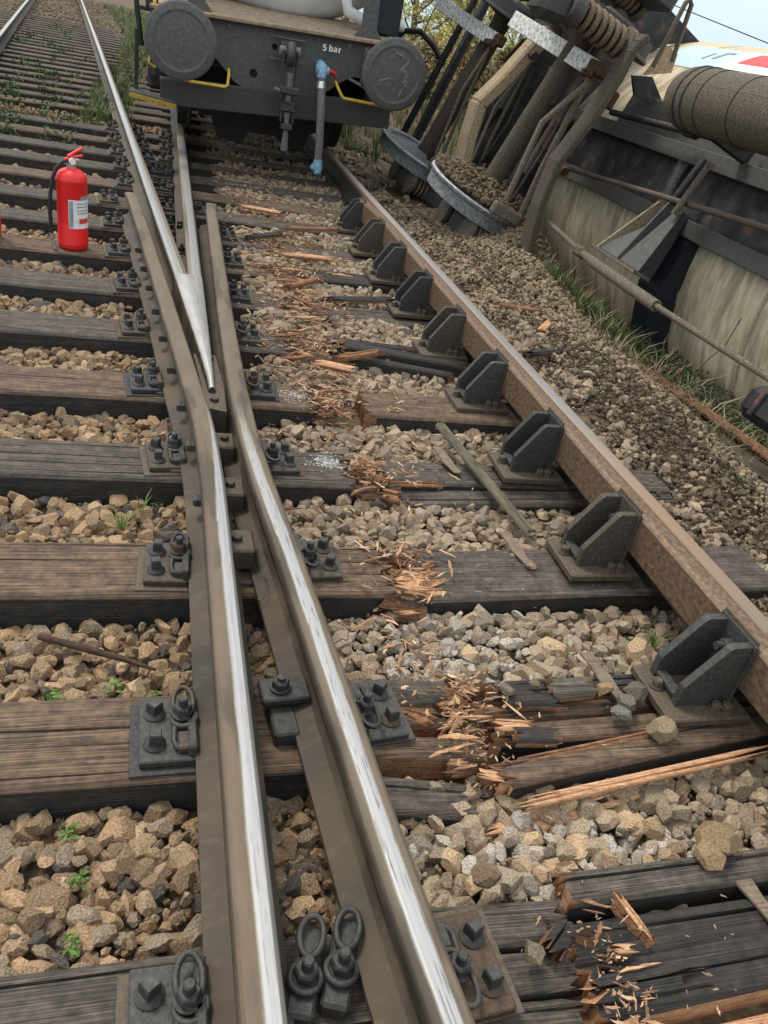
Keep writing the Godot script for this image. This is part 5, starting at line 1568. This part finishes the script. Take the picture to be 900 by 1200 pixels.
	for i in 2400:
		var a := r.randf() * TAU
		var q := sqrt(r.randf()) * 0.47
		var lift := 0.15 * (1.0 - q / 0.5) + 0.05 * clampf(cos(a - 0.9), 0, 1)
		var sz := r.randf_range(0.010, 0.028)
		tr.append(Transform3D(turned(r) * Basis.from_scale(Vector3.ONE * sz), w.transform * Vector3(cos(a) * q, -0.655 + lift * r.randf() + 0.01 - sin(a) * q * 0.17, -5.27 + sin(a) * q)))
		co.append(Color(0.16, 0.125, 0.085) * r.randf_range(0.6, 2.0))
	for i in 2600:
		var px := 2.62 + r.randfn(0, 0.17)
		var pz := -4.72 + r.randfn(0, 0.24)
		var y := 0.26 * bump2(px, pz, 2.62, -4.75, 0.26, 0.4)
		var sz := r.randf_range(0.010, 0.03)
		tr.append(Transform3D(turned(r) * Basis.from_scale(Vector3.ONE * sz), Vector3(px, ballast_top(px, pz) + y * r.randf_range(0.6, 1.0), pz)))
		co.append(Color(0.15, 0.12, 0.085) * r.randf_range(0.6, 1.9))
	var heap := many("dirt_heap", rock(557, 9).mesh(M.stone), tr, co, null, M.stone)
	tag(heap, "earth and gravel scooped up on the lower wheel of the overturned wagon", "dirt")


# ---------------------------------------------------------------- small things
func extinguisher(at: Vector3, turn: float, label: String) -> void:
	var e := thing("fire_extinguisher", label, "fire extinguisher", at, turn, "fire extinguishers")
	obj("cylinder", Geo.new().lathe([Vector2(0, 0.004), Vector2(0.074, 0.004), Vector2(0.08, 0.012), Vector2(0.081, 0.024), Vector2(0.082, 0.03), Vector2(0.0835, 0.034), Vector2(0.082, 0.038), Vector2(0.082, 0.375), Vector2(0.0835, 0.379), Vector2(0.082, 0.383), Vector2(0.079, 0.40), Vector2(0.068, 0.418), Vector2(0.048, 0.431), Vector2(0.026, 0.436), Vector2(0.026, 0.445), Vector2(0, 0.445)], Transform3D.IDENTITY, 48, false), M.red_paint, e)
	obj("valve", Geo.new().lathe([Vector2(0, 0.445), Vector2(0.024, 0.445), Vector2(0.024, 0.462), Vector2(0.016, 0.468), Vector2(0.016, 0.49), Vector2(0, 0.49)], Transform3D.IDENTITY, 20).box(Vector3(0.02, 0.478, 0), Vector3(0.05, 0.018, 0.02), 0.003), M.chrome, e)
	obj("handle", Geo.new().box(Vector3(0.015, 0.496, 0), Vector3(0.10, 0.010, 0.024), 0.003, Basis(Vector3.BACK, 0.25)).box(Vector3(0.022, 0.522, 0), Vector3(0.095, 0.012, 0.026), 0.003, Basis(Vector3.BACK, 0.55)), M.red_paint, e)
	obj("gauge", Geo.new().tube([Vector3(0.0, 0.478, 0.014), Vector3(0.0, 0.478, 0.03)], 0.017, 18), M.white_paint, e)
	var hose := obj("hose", Geo.new().tube([Vector3(-0.014, 0.478, 0.0), Vector3(-0.05, 0.47, 0.01), Vector3(-0.085, 0.435, 0.015), Vector3(-0.108, 0.38, 0.02), Vector3(-0.122, 0.30, 0.022), Vector3(-0.128, 0.20, 0.025), Vector3(-0.124, 0.085, 0.03)], 0.0105, 12), M.rubber, e)
	obj("nozzle", Geo.new().tube([Vector3(-0.124, 0.09, 0.03), Vector3(-0.122, 0.06, 0.031)], 0.014, 12).tube([Vector3(-0.122, 0.06, 0.031), Vector3(-0.11, 0.005, 0.036)], [0.009, 0.012], 12), M.chrome, hose)
	var lab := func(called: String, a0: float, a1: float, y0: float, y1: float, r: float, m: Material, parent: Node) -> MeshInstance3D:
		var g := Geo.new()
		g.soft(true)
		for i in 12:
			var u := deg_to_rad(lerpf(a0, a1, i / 12.0))
			var v := deg_to_rad(lerpf(a0, a1, (i + 1) / 12.0))
			g.quad(Vector3(cos(u) * r, y0, sin(u) * r), Vector3(cos(v) * r, y0, sin(v) * r), Vector3(cos(v) * r, y1, sin(v) * r), Vector3(cos(u) * r, y1, sin(u) * r), Vector3(cos(u), 0, sin(u)))
		return obj(called, g, m, parent)
	var l: MeshInstance3D = lab.call("label", 20.0, 119.0, 0.13, 0.285, 0.0828, M.white_paint, e)
	lab.call("label_top", 20.0, 72.0, 0.285, 0.305, 0.0828, M.print_grey, l)
	lab.call("label_band", 102.0, 117.0, 0.135, 0.28, 0.0832, M.print_grey, l)
	lab.call("label_field", 30.0, 80.0, 0.158, 0.185, 0.0832, M.print_red, l)
	for y in [0.262, 0.245, 0.225, 0.21]:
		lab.call("label_line", 30.0, 88.0, y, y + 0.006, 0.0832, M.print_grey, l)


func grass_tuft(blades: int, h: float, seed_: int, lean := 0.5) -> ArrayMesh:
	var r := RandomNumberGenerator.new()
	r.seed = seed_
	var st := Geo.new()
	for i in blades:
		var a := r.randf() * TAU
		var d := Vector3(cos(a), 0, sin(a))
		var s := Vector3(-d.z, 0, d.x)
		var base := d * r.randf() * h * 0.15
		var l := h * r.randf_range(0.5, 1.1)
		var out := r.randf_range(0.1, lean) * l
		var w := h * 0.018 + 0.0012
		var p1 := base + Vector3.UP * l * 0.6 + d * out * 0.4
		var p2 := base + Vector3.UP * l * 0.9 + d * out
		st.quad(base - s * w, base + s * w, p1 + s * w * 0.8, p1 - s * w * 0.8, -d)
		st.tri(p1 - s * w * 0.8, p1 + s * w * 0.8, p2, -d)
	return st.mesh(M.leaf)


func leaf_spray(n: int, seed_: int, size := 0.5) -> ArrayMesh:    # a loose clump of pointed leaves round the origin, radius about 1
	var r := RandomNumberGenerator.new()
	r.seed = seed_
	var st := Geo.new()
	for i in n:
		var d := Vector3(r.randfn(), r.randfn(), r.randfn()).normalized() * pow(r.randf(), 0.5)
		var b := turned(r)
		var l := size * r.randf_range(0.6, 1.2)
		st.quad(d, d + b * Vector3(l * 0.5, 0.05, l * 0.28), d + b * Vector3(l, 0, 0), d + b * Vector3(l * 0.5, 0.05, -l * 0.28), Vector3.UP)
	return st.mesh(M.leaf)


func vegetation() -> void:
	var r := RandomNumberGenerator.new()
	r.seed = 5
	var spots := func(called: String, label: String, mesh: ArrayMesh, n: int, where: Callable, cols: Array, s0: float, s1: float) -> void:
		var tr: Array = []
		var co: Array = []
		for i in n:
			var p: Vector3 = where.call()
			tr.append(Transform3D(Basis(Vector3.UP, r.randf() * TAU) * Basis.from_scale(Vector3.ONE * r.randf_range(s0, s1)), p))
			co.append(cols[r.randi() % cols.size()] * r.randf_range(0.7, 1.25))
		tag(many(called, mesh, tr, co, null, M.leaf), label, "plants")
	var greens: Array = [Color(0.07, 0.13, 0.03), Color(0.10, 0.16, 0.04), Color(0.13, 0.17, 0.05)]
	var dry: Array = [Color(0.22, 0.18, 0.10), Color(0.28, 0.23, 0.13), Color(0.10, 0.12, 0.05)]
	spots.call("grass", "green grass at the foot of the overturned tank", grass_tuft(16, 0.16, 3), 170, func() -> Vector3:
		var x := 2.72 + r.randfn(0, 0.13)
		var z := -3.75 + r.randfn(0, 0.35)
		return Vector3(x, ballast_top(x, z) - 0.03, z), greens, 0.6, 1.1)
	spots.call("grass", "short green grass on the verge beyond the left-hand track", grass_tuft(14, 0.2, 4), 1900, func() -> Vector3:
		var z := -9.0 - 30.0 * pow(r.randf(), 1.3)
		var x := -0.0935 * (-z) + (r.randf_range(1.0, 3.2) if r.randf() < 0.55 else r.randf_range(-7.0, -2.9))
		if x > -0.5 and x < 1.9:
			x = -0.55 - r.randf() * 0.5
		return Vector3(x, ballast_top(x, z) - 0.04, z), [Color(0.10, 0.16, 0.05), Color(0.15, 0.19, 0.08), Color(0.17, 0.17, 0.09)], 0.6, 1.5)
	spots.call("weeds", "dark green weeds growing between the rails of the left-hand track", leaf_spray(40, 6, 0.5), 150, func() -> Vector3:
		var z := -7.2 - 16.0 * pow(r.randf(), 1.4)
		var x := -0.0935 * (-z - 1.67) - 0.72 + r.randfn(0, 0.42)
		if r.randf() < 0.3:
			x -= 0.9
		return Vector3(x, ballast_top(x, z) + 0.06, z), [Color(0.04, 0.08, 0.025), Color(0.07, 0.12, 0.04), Color(0.10, 0.15, 0.06)], 0.05, 0.12)
	spots.call("undergrowth", "brambles and dead stalks at the bottom of the overturned wagon", leaf_spray(26, 7, 0.4), 420, func() -> Vector3:
		var z := r.randf_range(-3.4, -0.6)
		var x := 3.0 + r.randfn(0, 0.16)
		return Vector3(x, ballast_top(x, z) + r.randf_range(0.0, 0.12), z), [Color(0.03, 0.055, 0.02), Color(0.05, 0.07, 0.03), Color(0.09, 0.08, 0.045)], 0.03, 0.075)
	spots.call("dry_grass", "pale dry grass along the gravel ridge", grass_tuft(9, 0.16, 8, 1.4), 420, func() -> Vector3:
		var z := r.randf_range(-4.8, -0.4)
		var x := 2.72 + r.randfn(0, 0.22)
		return Vector3(x, ballast_top(x, z) - 0.03, z), dry, 0.5, 1.2)
	spots.call("bank_grass", "rough grass on the bank behind the two wagons", grass_tuft(14, 0.4, 9), 3000, func() -> Vector3:
		var z := r.randf_range(-8.5, -40.0)
		var x := r.randf_range(2.0, 16.0)
		return Vector3(x, ballast_top(x, z) - 0.05, z), [Color(0.12, 0.15, 0.05), Color(0.2, 0.18, 0.08), Color(0.22, 0.17, 0.1)], 0.5, 1.3)
	# single sprouts among the stones near the bottom left
	var sprout: MeshInstance3D = null
	var where: Array = [[-0.36, 0.09, "green sprout just below the second sleeper, bottom left"], [-0.33, 0.33, "small green sprout between the big stones above the bottom left sleeper"], [-0.29, -0.32, "green sprout beside the twig above the second sleeper"], [-0.43, -0.29, "green sprout left of the twig above the second sleeper"], [-0.20, -0.27, "tiny sprout at the foot of the left fastening above the second sleeper"], [0.86, 0.02, "little green plant among the stones right of the broken slab"], [-0.33, 0.2, "sprout in the middle of the bottom left stones"]]
	for q in where:
		var o: Node3D
		var m := leaf_spray(26, 20 + where.find(q), 0.8)
		o = put("sprout", m)
		o.material_override = M.sprout
		o.position = Vector3(q[0], -0.065, q[1])
		o.scale = Vector3(0.022, 0.016, 0.022)
		tag(o, q[2], "plant", "green sprouts among the ballast")
	for q in [[1.32, -0.42, "bright grass tuft left of the nearest check rail bracket"], [-0.30, -1.02, "grass tuft between the third and fourth sleepers beside the left rail"], [-0.24, -1.12, "thin grass tuft in front of the fourth sleeper"]]:
		var o := put("grass_tuft", grass_tuft(16, 0.075, int(q[1] * -100), 1.1))
		o.material_override = M.sprout
		o.position = Vector3(q[0], -0.08, q[1])
		tag(o, q[2], "plant", "single grass tufts")
	# brambles by the overturned wagon
	var stems: Array = [[[2.62, 0.0, -2.62], [2.66, 0.16, -2.66], [2.67, 0.2, -2.67]], [[2.58, -0.03, -2.55], [2.8, 0.1, -2.7], [3.05, 0.15, -2.95]], [[2.6, -0.05, -2.4], [2.75, 0.05, -2.2], [2.9, 0.02, -1.9]], [[2.75, -0.1, -1.5], [2.85, 0.2, -1.6], [2.82, 0.45, -1.75], [2.9, 0.62, -1.95]], [[2.8, -0.1, -1.9], [2.9, 0.3, -2.0], [3.05, 0.35, -2.2], [3.02, 0.6, -2.25]], [[2.6, -0.05, -1.3], [2.75, 0.05, -1.45], [3.0, 0.12, -1.4]], [[2.55, -0.05, -3.2], [2.75, 0.15, -3.3], [2.95, 0.1, -3.6]], [[2.35, 0.02, -1.0], [2.55, 0.06, -1.15], [2.8, 0.0, -1.3]], [[2.5, 0.0, -4.0], [2.7, 0.2, -4.1], [2.8, 0.05, -4.3]], [[2.9, -0.2, -2.6], [2.95, 0.2, -2.7], [3.0, 0.55, -2.6]], [[2.9, -0.2, -3.0], [2.92, 0.25, -3.1], [2.85, 0.5, -3.05]]]
	for i in stems.size():
		var pts: Array = []
		for p in stems[i]:
			pts.append(Vector3(p[0], p[1] + minf(0.0, ballast_top(p[0], p[2])), p[2]))
		var c := Curve3D.new()
		for p in pts:
			c.add_point(p - pts[0])
		var b: Array = []
		for k in 9:
			b.append(c.sample_baked(c.get_baked_length() * k / 8.0, true) + Vector3(sin(k * 1.9 + i), cos(k * 2.3 + i), sin(k * 1.3)) * 0.012)
		var o := obj("bramble_stem", Geo.new().tube(b, 0.004 + 0.001 * (i % 3), 6), M.twig)
		o.position = pts[0]
		tag(o, ["short broken pale stem on the gravel ridge", "long pale stem leaning towards the tank", "stem lying over the rusty steel strip", "tall curved reddish stem by the black valve box", "arched stem in front of the streaked tank", "low stem beside the end of the rusty strip", "stem next to the green grass patch", "thin stem across the dark gravel", "stem below the bent end beam", "upright stem against the cream tank", "second upright stem against the cream tank"][i], "stem", "bramble stems by the overturned wagon")


func tree(label: String, at: Vector3, h: float, seed_: int, cols: Array, thin: float) -> void:
	var r := RandomNumberGenerator.new()
	r.seed = seed_
	var t := thing("tree", label, "tree", at, 0.0, "trees behind the wagons")
	var g := Geo.new()
	var lean := Vector3(r.randf_range(-0.1, 0.1), 1, r.randf_range(-0.1, 0.1))
	var trunk: Array = []
	for i in 6:
		trunk.append(lean * h * i / 5.0 + Vector3(r.randfn(), 0, r.randfn()) * 0.02 * h * i / 5.0)
	g.tube(trunk, [h * 0.02, h * 0.017, h * 0.014, h * 0.010, h * 0.006, h * 0.002], 8)
	var tips: Array = []
	for i in 26:
		var f := r.randf_range(0.15, 0.98)
		var b := lean * h * f
		var a := r.randf() * TAU
		var d := Vector3(cos(a), r.randf_range(0.3, 1.0), sin(a)).normalized()
		var l := h * (0.34 * (1.05 - f) + 0.06) * r.randf_range(0.7, 1.2)
		var m := b + d * l * 0.5
		var e := b + d * l + Vector3.UP * l * 0.15
		g.tube([b, m, e], [h * 0.006 * (1.1 - f) + 0.004, h * 0.004, 0.004], 5, false)
		tips.append_array([[m, l * 0.35], [e, l * 0.4], [b + d * l * 0.75, l * 0.4]])
	obj("trunk", g, M.bark, t)
	var tr: Array = []
	var co: Array = []
	for q in tips:
		for k in int(16 * thin):
			tr.append(Transform3D(turned(r) * Basis.from_scale(Vector3.ONE * r.randf_range(0.10, 0.2)), q[0] + Vector3(r.randfn(), r.randfn() * 0.8, r.randfn()) * q[1] * 0.8))
			co.append(cols[r.randi() % cols.size()] * r.randf_range(0.6, 1.3))
	many("crown", leaf_spray(14, 30, 0.6), tr, co, t, M.leaf)


func small_things() -> void:
	extinguisher(Vector3(-0.684, 0.0, -3.80), 0.35, "red fire extinguisher with white label standing on a sleeper left of the rails")
	extinguisher(Vector3(-1.152, 0.0, -3.83), 2.0, "second red fire extinguisher, cut off by the left edge of the picture")
	var lath := thing("wooden_lath", "greenish weathered lath lying across the fourth sleeper", "plank", Vector3(1.025, 0.016, -1.285))
	var ln := Vector3(0.121, -0.035, 0.67)
	var lm := timber(-0.40, 0.36, -0.022, 0.022, 0.0, -0.016, {"seed": 7, "cracks": 1, "top": M.lath, "side": M.lath, "end": M.wood_worn, "jag0": 0.01, "jag1": 0.02})
	var lo := put("board", lm, lath)
	lo.rotation = Vector3(0, -atan2(ln.z, ln.x), -0.06)
	lo.position.y = 0.012
	var tw := obj("twig", Geo.new().tube([Vector3(-0.15, 0.0, -0.07), Vector3(-0.04, 0.012, -0.012), Vector3(0.06, 0.005, 0.025), Vector3(0.14, 0.012, 0.075)], [0.008, 0.010, 0.008, 0.004], 8), M.twig_dark)
	tw.position = Vector3(-0.33, -0.055, -0.42)
	tag(tw, "dark dry twig lying on the stones above the second sleeper", "twig")
	var wpts: Array = []
	for i in 26:
		var a := i * 0.42
		wpts.append(Vector3(0.012 + cos(a) * (0.022 + 0.01 * sin(i * 0.7)), 0.0 + 0.012 * sin(i * 0.9), -0.11 + i * 0.011 + sin(a) * 0.02))
	var wire := obj("thin_wire", Geo.new().tube(wpts, 0.0011, 5), M.steel_dark)
	wire.position = Vector3(0.075, 0.062, -0.62)
	tag(wire, "thin curled wire caught between the two rails", "wire")
	var strip := thing("steel_strip", "rusty brown steel strip half buried in front of the overturned tank", "steel strip", Vector3(2.58, 0.0, -2.1))
	obj("strip", Geo.new().box(Vector3.ZERO, Vector3(0.055, 0.02, 1.55), 0.004, Basis(Vector3.UP, 0.12)).box(Vector3(0.05, -0.03, 0), Vector3(0.02, 0.075, 1.55), 0.004, Basis(Vector3.UP, 0.12)), M.steel_rust, strip)
	var plate := thing("steel_plate", "flat brown plate lying below the rusty steel strip", "plate", Vector3(2.47, 0.0, -1.75))
	obj("plate", Geo.new().box(Vector3.ZERO, Vector3(0.2, 0.012, 0.8), 0.003, Basis.from_euler(Vector3(0.0, 0.12, -0.2))), M.steel_brown, plate)
	# loose stones thrown onto the timber
	var loose: Array = [
		[1.02, 0.315, 0.05, "largest of three tan stones heaped on the nearest sleeper at the right edge", 0], [0.985, 0.345, 0.04, "flat tan stone in front of the heap on the nearest sleeper", 1], [1.06, 0.33, 0.03, "small tan stone right of the heap on the nearest sleeper", 2],
		[0.46, 0.335, 0.035, "lone grey stone left of the break on the nearest sleeper, beside the right rail", 3], [0.50, 0.50, 0.028, "lone stone in the middle of the split left end of the nearest sleeper", 4],
		[1.07, 0.0, 0.046, "long pale stone in front of the nearest check rail bracket", 5], [1.02, -0.1, 0.034, "grey stone left of the nearest check rail bracket plate", 6], [0.985, -0.16, 0.028, "yellowish stone behind the grey one by the nearest bracket", 7], [1.07, -0.14, 0.034, "dark stone touching the nearest bracket's plate", 8],
		[0.99, -0.07, 0.028, "bluish stone on the second sleeper left of the long pale stone", 9], [0.70, -0.17, 0.026, "grey stone lying in the break of the second sleeper", 10], [0.79, -0.19, 0.02, "small brown stone on top of the second sleeper's broken boards", 11],
		[1.0, -0.72, 0.014, "pale pebble on the third sleeper beside a bracket", 12], [0.95, -0.78, 0.012, "tiny tan pebble on the third sleeper", 13], [-0.93, -2.0, 0.05, "dark angular stone on the ballast left of the fastenings", 14]]
	var r := RandomNumberGenerator.new()
	r.seed = 41
	for q in loose:
		var o := put("loose_stone", rocks[q[4] % 8])
		var m: StandardMaterial3D = M.stone.duplicate()
		m.vertex_color_use_as_albedo = false
		m.albedo_color = ([Color(0.34, 0.25, 0.15), Color(0.36, 0.26, 0.16), Color(0.33, 0.24, 0.15), Color(0.26, 0.2, 0.14), Color(0.25, 0.21, 0.16), Color(0.36, 0.29, 0.2), Color(0.2, 0.19, 0.17), Color(0.4, 0.3, 0.17), Color(0.16, 0.145, 0.12), Color(0.22, 0.22, 0.21), Color(0.22, 0.20, 0.17), Color(0.24, 0.18, 0.12), Color(0.4, 0.33, 0.24), Color(0.36, 0.27, 0.18), Color(0.08, 0.08, 0.08)][q[4]] as Color).linear_to_srgb()
		o.material_override = m
		o.scale = Vector3.ONE * float(q[2])
		o.rotation = Vector3(r.randf_range(-0.3, 0.3), r.randf() * TAU, r.randf_range(-0.3, 0.3))
		o.position = Vector3(q[0], float(q[2]) * 0.55 + 0.004 - (0.06 if q[4] == 14 else 0.0), q[1])
		tag(o, q[3], "stone", "loose stones on and beside the timber")
	# chips of wood strewn over sleepers and stones
	var tr: Array = []
	var co: Array = []
	for i in 420:
		var z := 0.7 - 5.2 * pow(r.randf(), 1.3)
		var x := 0.72 + r.randfn(0, 0.24)
		var l := 0.008 + 0.022 * pow(r.randf(), 3.0)
		if x < 0.22 + maxf(0.0, z + 0.6) * 0.12 or x > 1.32:
			continue
		tr.append(Transform3D(Basis.from_euler(Vector3(r.randfn(0, 0.2), r.randf() * TAU, r.randfn(0, 0.2))) * Basis.from_scale(Vector3(l, l * 0.5, l * 0.8)), Vector3(x, 0.006 if in_sleeper(x, z) else ballast_top(x, z) + 0.02, z)))
		co.append([Color(0.46, 0.31, 0.19), Color(0.36, 0.21, 0.11), Color(0.22, 0.135, 0.08), Color(0.3, 0.22, 0.15)][r.randi() % 4] * r.randf_range(0.7, 1.1))
	tag(many("wood_chips", shard(1.0, 0.35, 0.25, 9).mesh(M.fibre), tr, co, null, M.fibre), "small chips of wood strewn over the broken sleepers and stones", "wood chips")
	tr = []
	co = []
	for i in 5200:
		var z := -0.1 - 6.9 * r.randf()
		var x := 0.58 + r.randfn(0, 0.10 + 0.035 * -z * 0.6) + 0.05 * sin(z * 3.1)
		if x < 0.2 or x > 1.3 or (z > -1.6 and r.randf() < 0.55) or hum.get_noise_2d(x * 160, z * 160) < -0.12:
			continue
		var l := 0.008 + 0.022 * r.randf() + 0.07 * pow(r.randf(), 5.0)
		tr.append(Transform3D(Basis.from_euler(Vector3(r.randfn(0, 0.35), r.randfn(0.0, 0.7) if i % 3 else r.randf() * TAU, r.randfn(0, 0.25))) * Basis.from_scale(Vector3(l, minf(l, 0.02) * r.randf_range(0.4, 1.3), minf(l, 0.022) * r.randf_range(0.5, 1.6))), Vector3(x, (0.006 if in_sleeper(x, z) else ballast_top(x, z) + 0.012) + 0.014 * r.randf(), z)))
		co.append([Color(0.46, 0.28, 0.16), Color(0.34, 0.19, 0.11), Color(0.2, 0.115, 0.07), Color(0.56, 0.38, 0.24), Color(0.14, 0.09, 0.06)][r.randi() % 5] * r.randf_range(0.7, 1.1))
	tag(many("torn_wood", shard(1.0, 0.35, 0.25, 9).mesh(M.fibre), tr, co, null, M.fibre), "line of crushed brown and orange wood running back to the standing wagon", "torn wood")
	# long torn pieces lying loose by the break line farther back
	var far: Array = [[0.75, -2.42, 0.3, 0.4], [0.6, -2.25, 0.22, -0.5], [0.95, -3.3, 0.45, 0.1], [0.62, -3.5, 0.3, 0.7], [0.75, -4.1, 0.4, -0.2], [0.5, -4.5, 0.35, 0.5], [0.9, -4.9, 0.45, 0.15], [0.55, -5.3, 0.4, -0.5], [1.85, -2.6, 0.25, 0.3], [1.95, -3.3, 0.3, -0.4], [1.98, -2.95, 0.22, 0.9]]
	for i in far.size():
		var q: Array = far[i]
		var wd: Material = [M.wood_torn, M.wood_fresh, M.wood_tar][i % 3]
		var o := put("torn_board", timber(-q[2] * 0.5, q[2] * 0.5, -0.02 - 0.008 * (i % 3), 0.02, 0.01, -0.012, {"seed": 700 + i, "cracks": 1, "top": wd, "side": M.wood_torn, "end": wd, "jag0": q[2] * 0.35, "jag1": q[2] * 0.3, "step": 0.04}))
		o.position = Vector3(q[0], 0.03 if q[0] < 1.8 else ballast_top(q[0], q[1]) + 0.03, q[1])
		o.rotation = Vector3(0.1, q[3], 0.06)
		tag(o, ["torn board", "orange splinter board", "black torn board"][i % 3] + [" behind the fifth sleeper's break", " beside the right wing rail near the boards", " between the seventh and eighth sleepers", " near the tip of the right wing rail", " in the rubble ahead of the wagon, nearer", " by the right arm of the vee in the rubble", " in the middle of the rubble before the wagon", " closest to the brake hose of the wagon", " outside the right-hand rail, nearest", " outside the right-hand rail, farthest", " outside the right-hand rail, middle one"][i], "board", "torn boards in the rubble")
	# a wire across the sky
	var ow := obj("overhead_wire", Geo.new().tube([Vector3(-14.0, 8.8, -16.0), Vector3(9.4, 2.77, -16.14).lerp(Vector3(10.04, 2.3, -13.14), -2.0), Vector3(9.4, 2.77, -16.14), Vector3(10.04, 2.3, -13.14), Vector3(12.0, 1.2, -4.0)].slice(1), 0.010, 6), M.black_steel)
	tag(ow, "thin dark wire crossing the pale sky above the overturned tank", "wire")


func _ready() -> void:
	var cam := Camera3D.new()
	cam.name = "camera"
	var yaw := 0.3383
	var pitch := 0.546
	var roll := 0.2091
	var fw := Vector3(sin(yaw) * cos(pitch), -sin(pitch), -cos(yaw) * cos(pitch))
	var rt := Vector3(cos(yaw), 0, sin(yaw))
	var up := rt.cross(fw)
	cam.transform = Transform3D(Basis(rt * cos(roll) + up * sin(roll), up * cos(roll) - rt * sin(roll), -fw), Vector3(-0.2142, 1.432, 1.1784))
	cam.fov = 65.8
	cam.near = 0.05
	cam.far = 2000.0
	add_child(cam)
	var env := Environment.new()
	env.background_mode = Environment.BG_SKY
	var sky := ProceduralSkyMaterial.new()
	sky.sky_top_color = Color(0.91, 0.93, 0.945)
	sky.sky_horizon_color = Color(0.68, 0.755, 0.79)
	sky.sky_curve = 0.2
	sky.ground_bottom_color = Color(0.36, 0.33, 0.28)
	sky.ground_horizon_color = Color(0.6, 0.62, 0.6)
	env.sky = Sky.new()
	env.sky.sky_material = sky
	env.tonemap_mode = Environment.TONE_MAPPER_LINEAR
	env.tonemap_exposure = 1.65
	env.sdfgi_enabled = true
	env.ssao_enabled = true
	env.ssil_enabled = true
	var we := WorldEnvironment.new()
	we.name = "world"
	we.environment = env
	add_child(we)
	var sun := DirectionalLight3D.new()
	sun.name = "sun"
	sun.light_energy = 0.5
	sun.light_color = Color(1.0, 0.97, 0.92)
	sun.light_angular_distance = 14.0
	sun.shadow_enabled = true
	add_child(sun)
	sun.look_at_from_position(Vector3.ZERO, Vector3(0.35, -1.0, 0.45))
	hum.frequency = 0.01
	hum.fractal_octaves = 4
	rng.seed = 1
	materials()
	tint("steel_scrape", "white_paint", Color(0.52, 0.53, 0.54))
	tint("yellow_worn", "yellow", Color(0.75, 0.74, 0.72))
	tint("red_worn", "red_paint", Color(0.75, 0.45, 0.4))
	tint("sill_grey", "wagon_grey", Color(0.9, 0.88, 0.84))
	tint("reservoir", "mud_steel", Color(0.9, 0.89, 0.86))
	tint("spring", "mud_steel", Color(1.05, 0.98, 0.9))
	tint("pale_blue", "white_paint", Color(0.80, 0.9, 0.93))
	tint("lime_dust", "lime_steel", Color(0.74, 0.73, 0.71))
	tint("tyre_dark", "mud_steel", Color(0.55, 0.54, 0.53))
	tint("steel_dark_b", "steel_dark", Color(1.15, 1.04, 0.92))
	tint("steel_dark_c", "steel_dark", Color(0.82, 0.82, 0.84))
	tint("steel_rusty", "steel_brown", Color(0.9, 0.82, 0.76))
	tint("bracket_b", "bracket_steel", Color(1.12, 1.05, 0.97))
	tint("bracket_c", "bracket_steel", Color(0.88, 0.88, 0.9))
	tint("axle_grime", "mud_steel", Color(0.78, 0.77, 0.76))
	tint("rust_dull", "steel_rust", Color(0.62, 0.6, 0.58))
	tint("twig_dark", "twig", Color(0.55, 0.5, 0.46))
	var sp := StandardMaterial3D.new()
	sp.albedo_color = Color(0.36, 0.47, 0.22)
	sp.roughness = 0.8
	sp.backlight_enabled = true
	sp.backlight = Color(0.2, 0.3, 0.08)
	M.sprout = sp
	ground_and_ballast(cam)
	sleepers()
	rails()
	fastenings()
	upright_wagon()
	fallen_wagon()
	small_things()
	vegetation()
	var yel: Array = [Color(0.62, 0.52, 0.12), Color(0.55, 0.48, 0.14), Color(0.42, 0.42, 0.14)]
	var bro: Array = [Color(0.24, 0.14, 0.07), Color(0.30, 0.20, 0.10), Color(0.2, 0.2, 0.08)]
	var list: Array = [[6.4, -23.0, 5.5, yel], [8.6, -27.0, 6.0, yel], [7.4, -21.0, 4.5, yel], [5.6, -29.0, 5.5, yel], [10.0, -25.0, 5.5, yel], [5.2, -17.5, 1.3, bro], [6.6, -18.5, 1.6, bro], [4.6, -20.0, 1.4, bro], [12.0, -33.0, 7.0, yel], [8.0, -20.0, 1.5, bro], [13.5, -28.0, 5.0, yel], [4.6, -34.0, 5.5, yel]]
	for i in list.size():
		var q: Array = list[i]
		tree("%s tree with %s leaves showing between the two wagons" % [["tallest leaning", "slender forked", "young straight", "far pale", "broad bright", "low bushy", "short dense", "small rounded", "highest distant", "squat spreading", "half-hidden", "farthest slim"][i], "yellow autumn" if q[3] == yel else "reddish brown"], Vector3(q[0], -0.2, q[1]), q[2], 60 + i, q[3], 0.55 if q[3] == yel else 0.7)
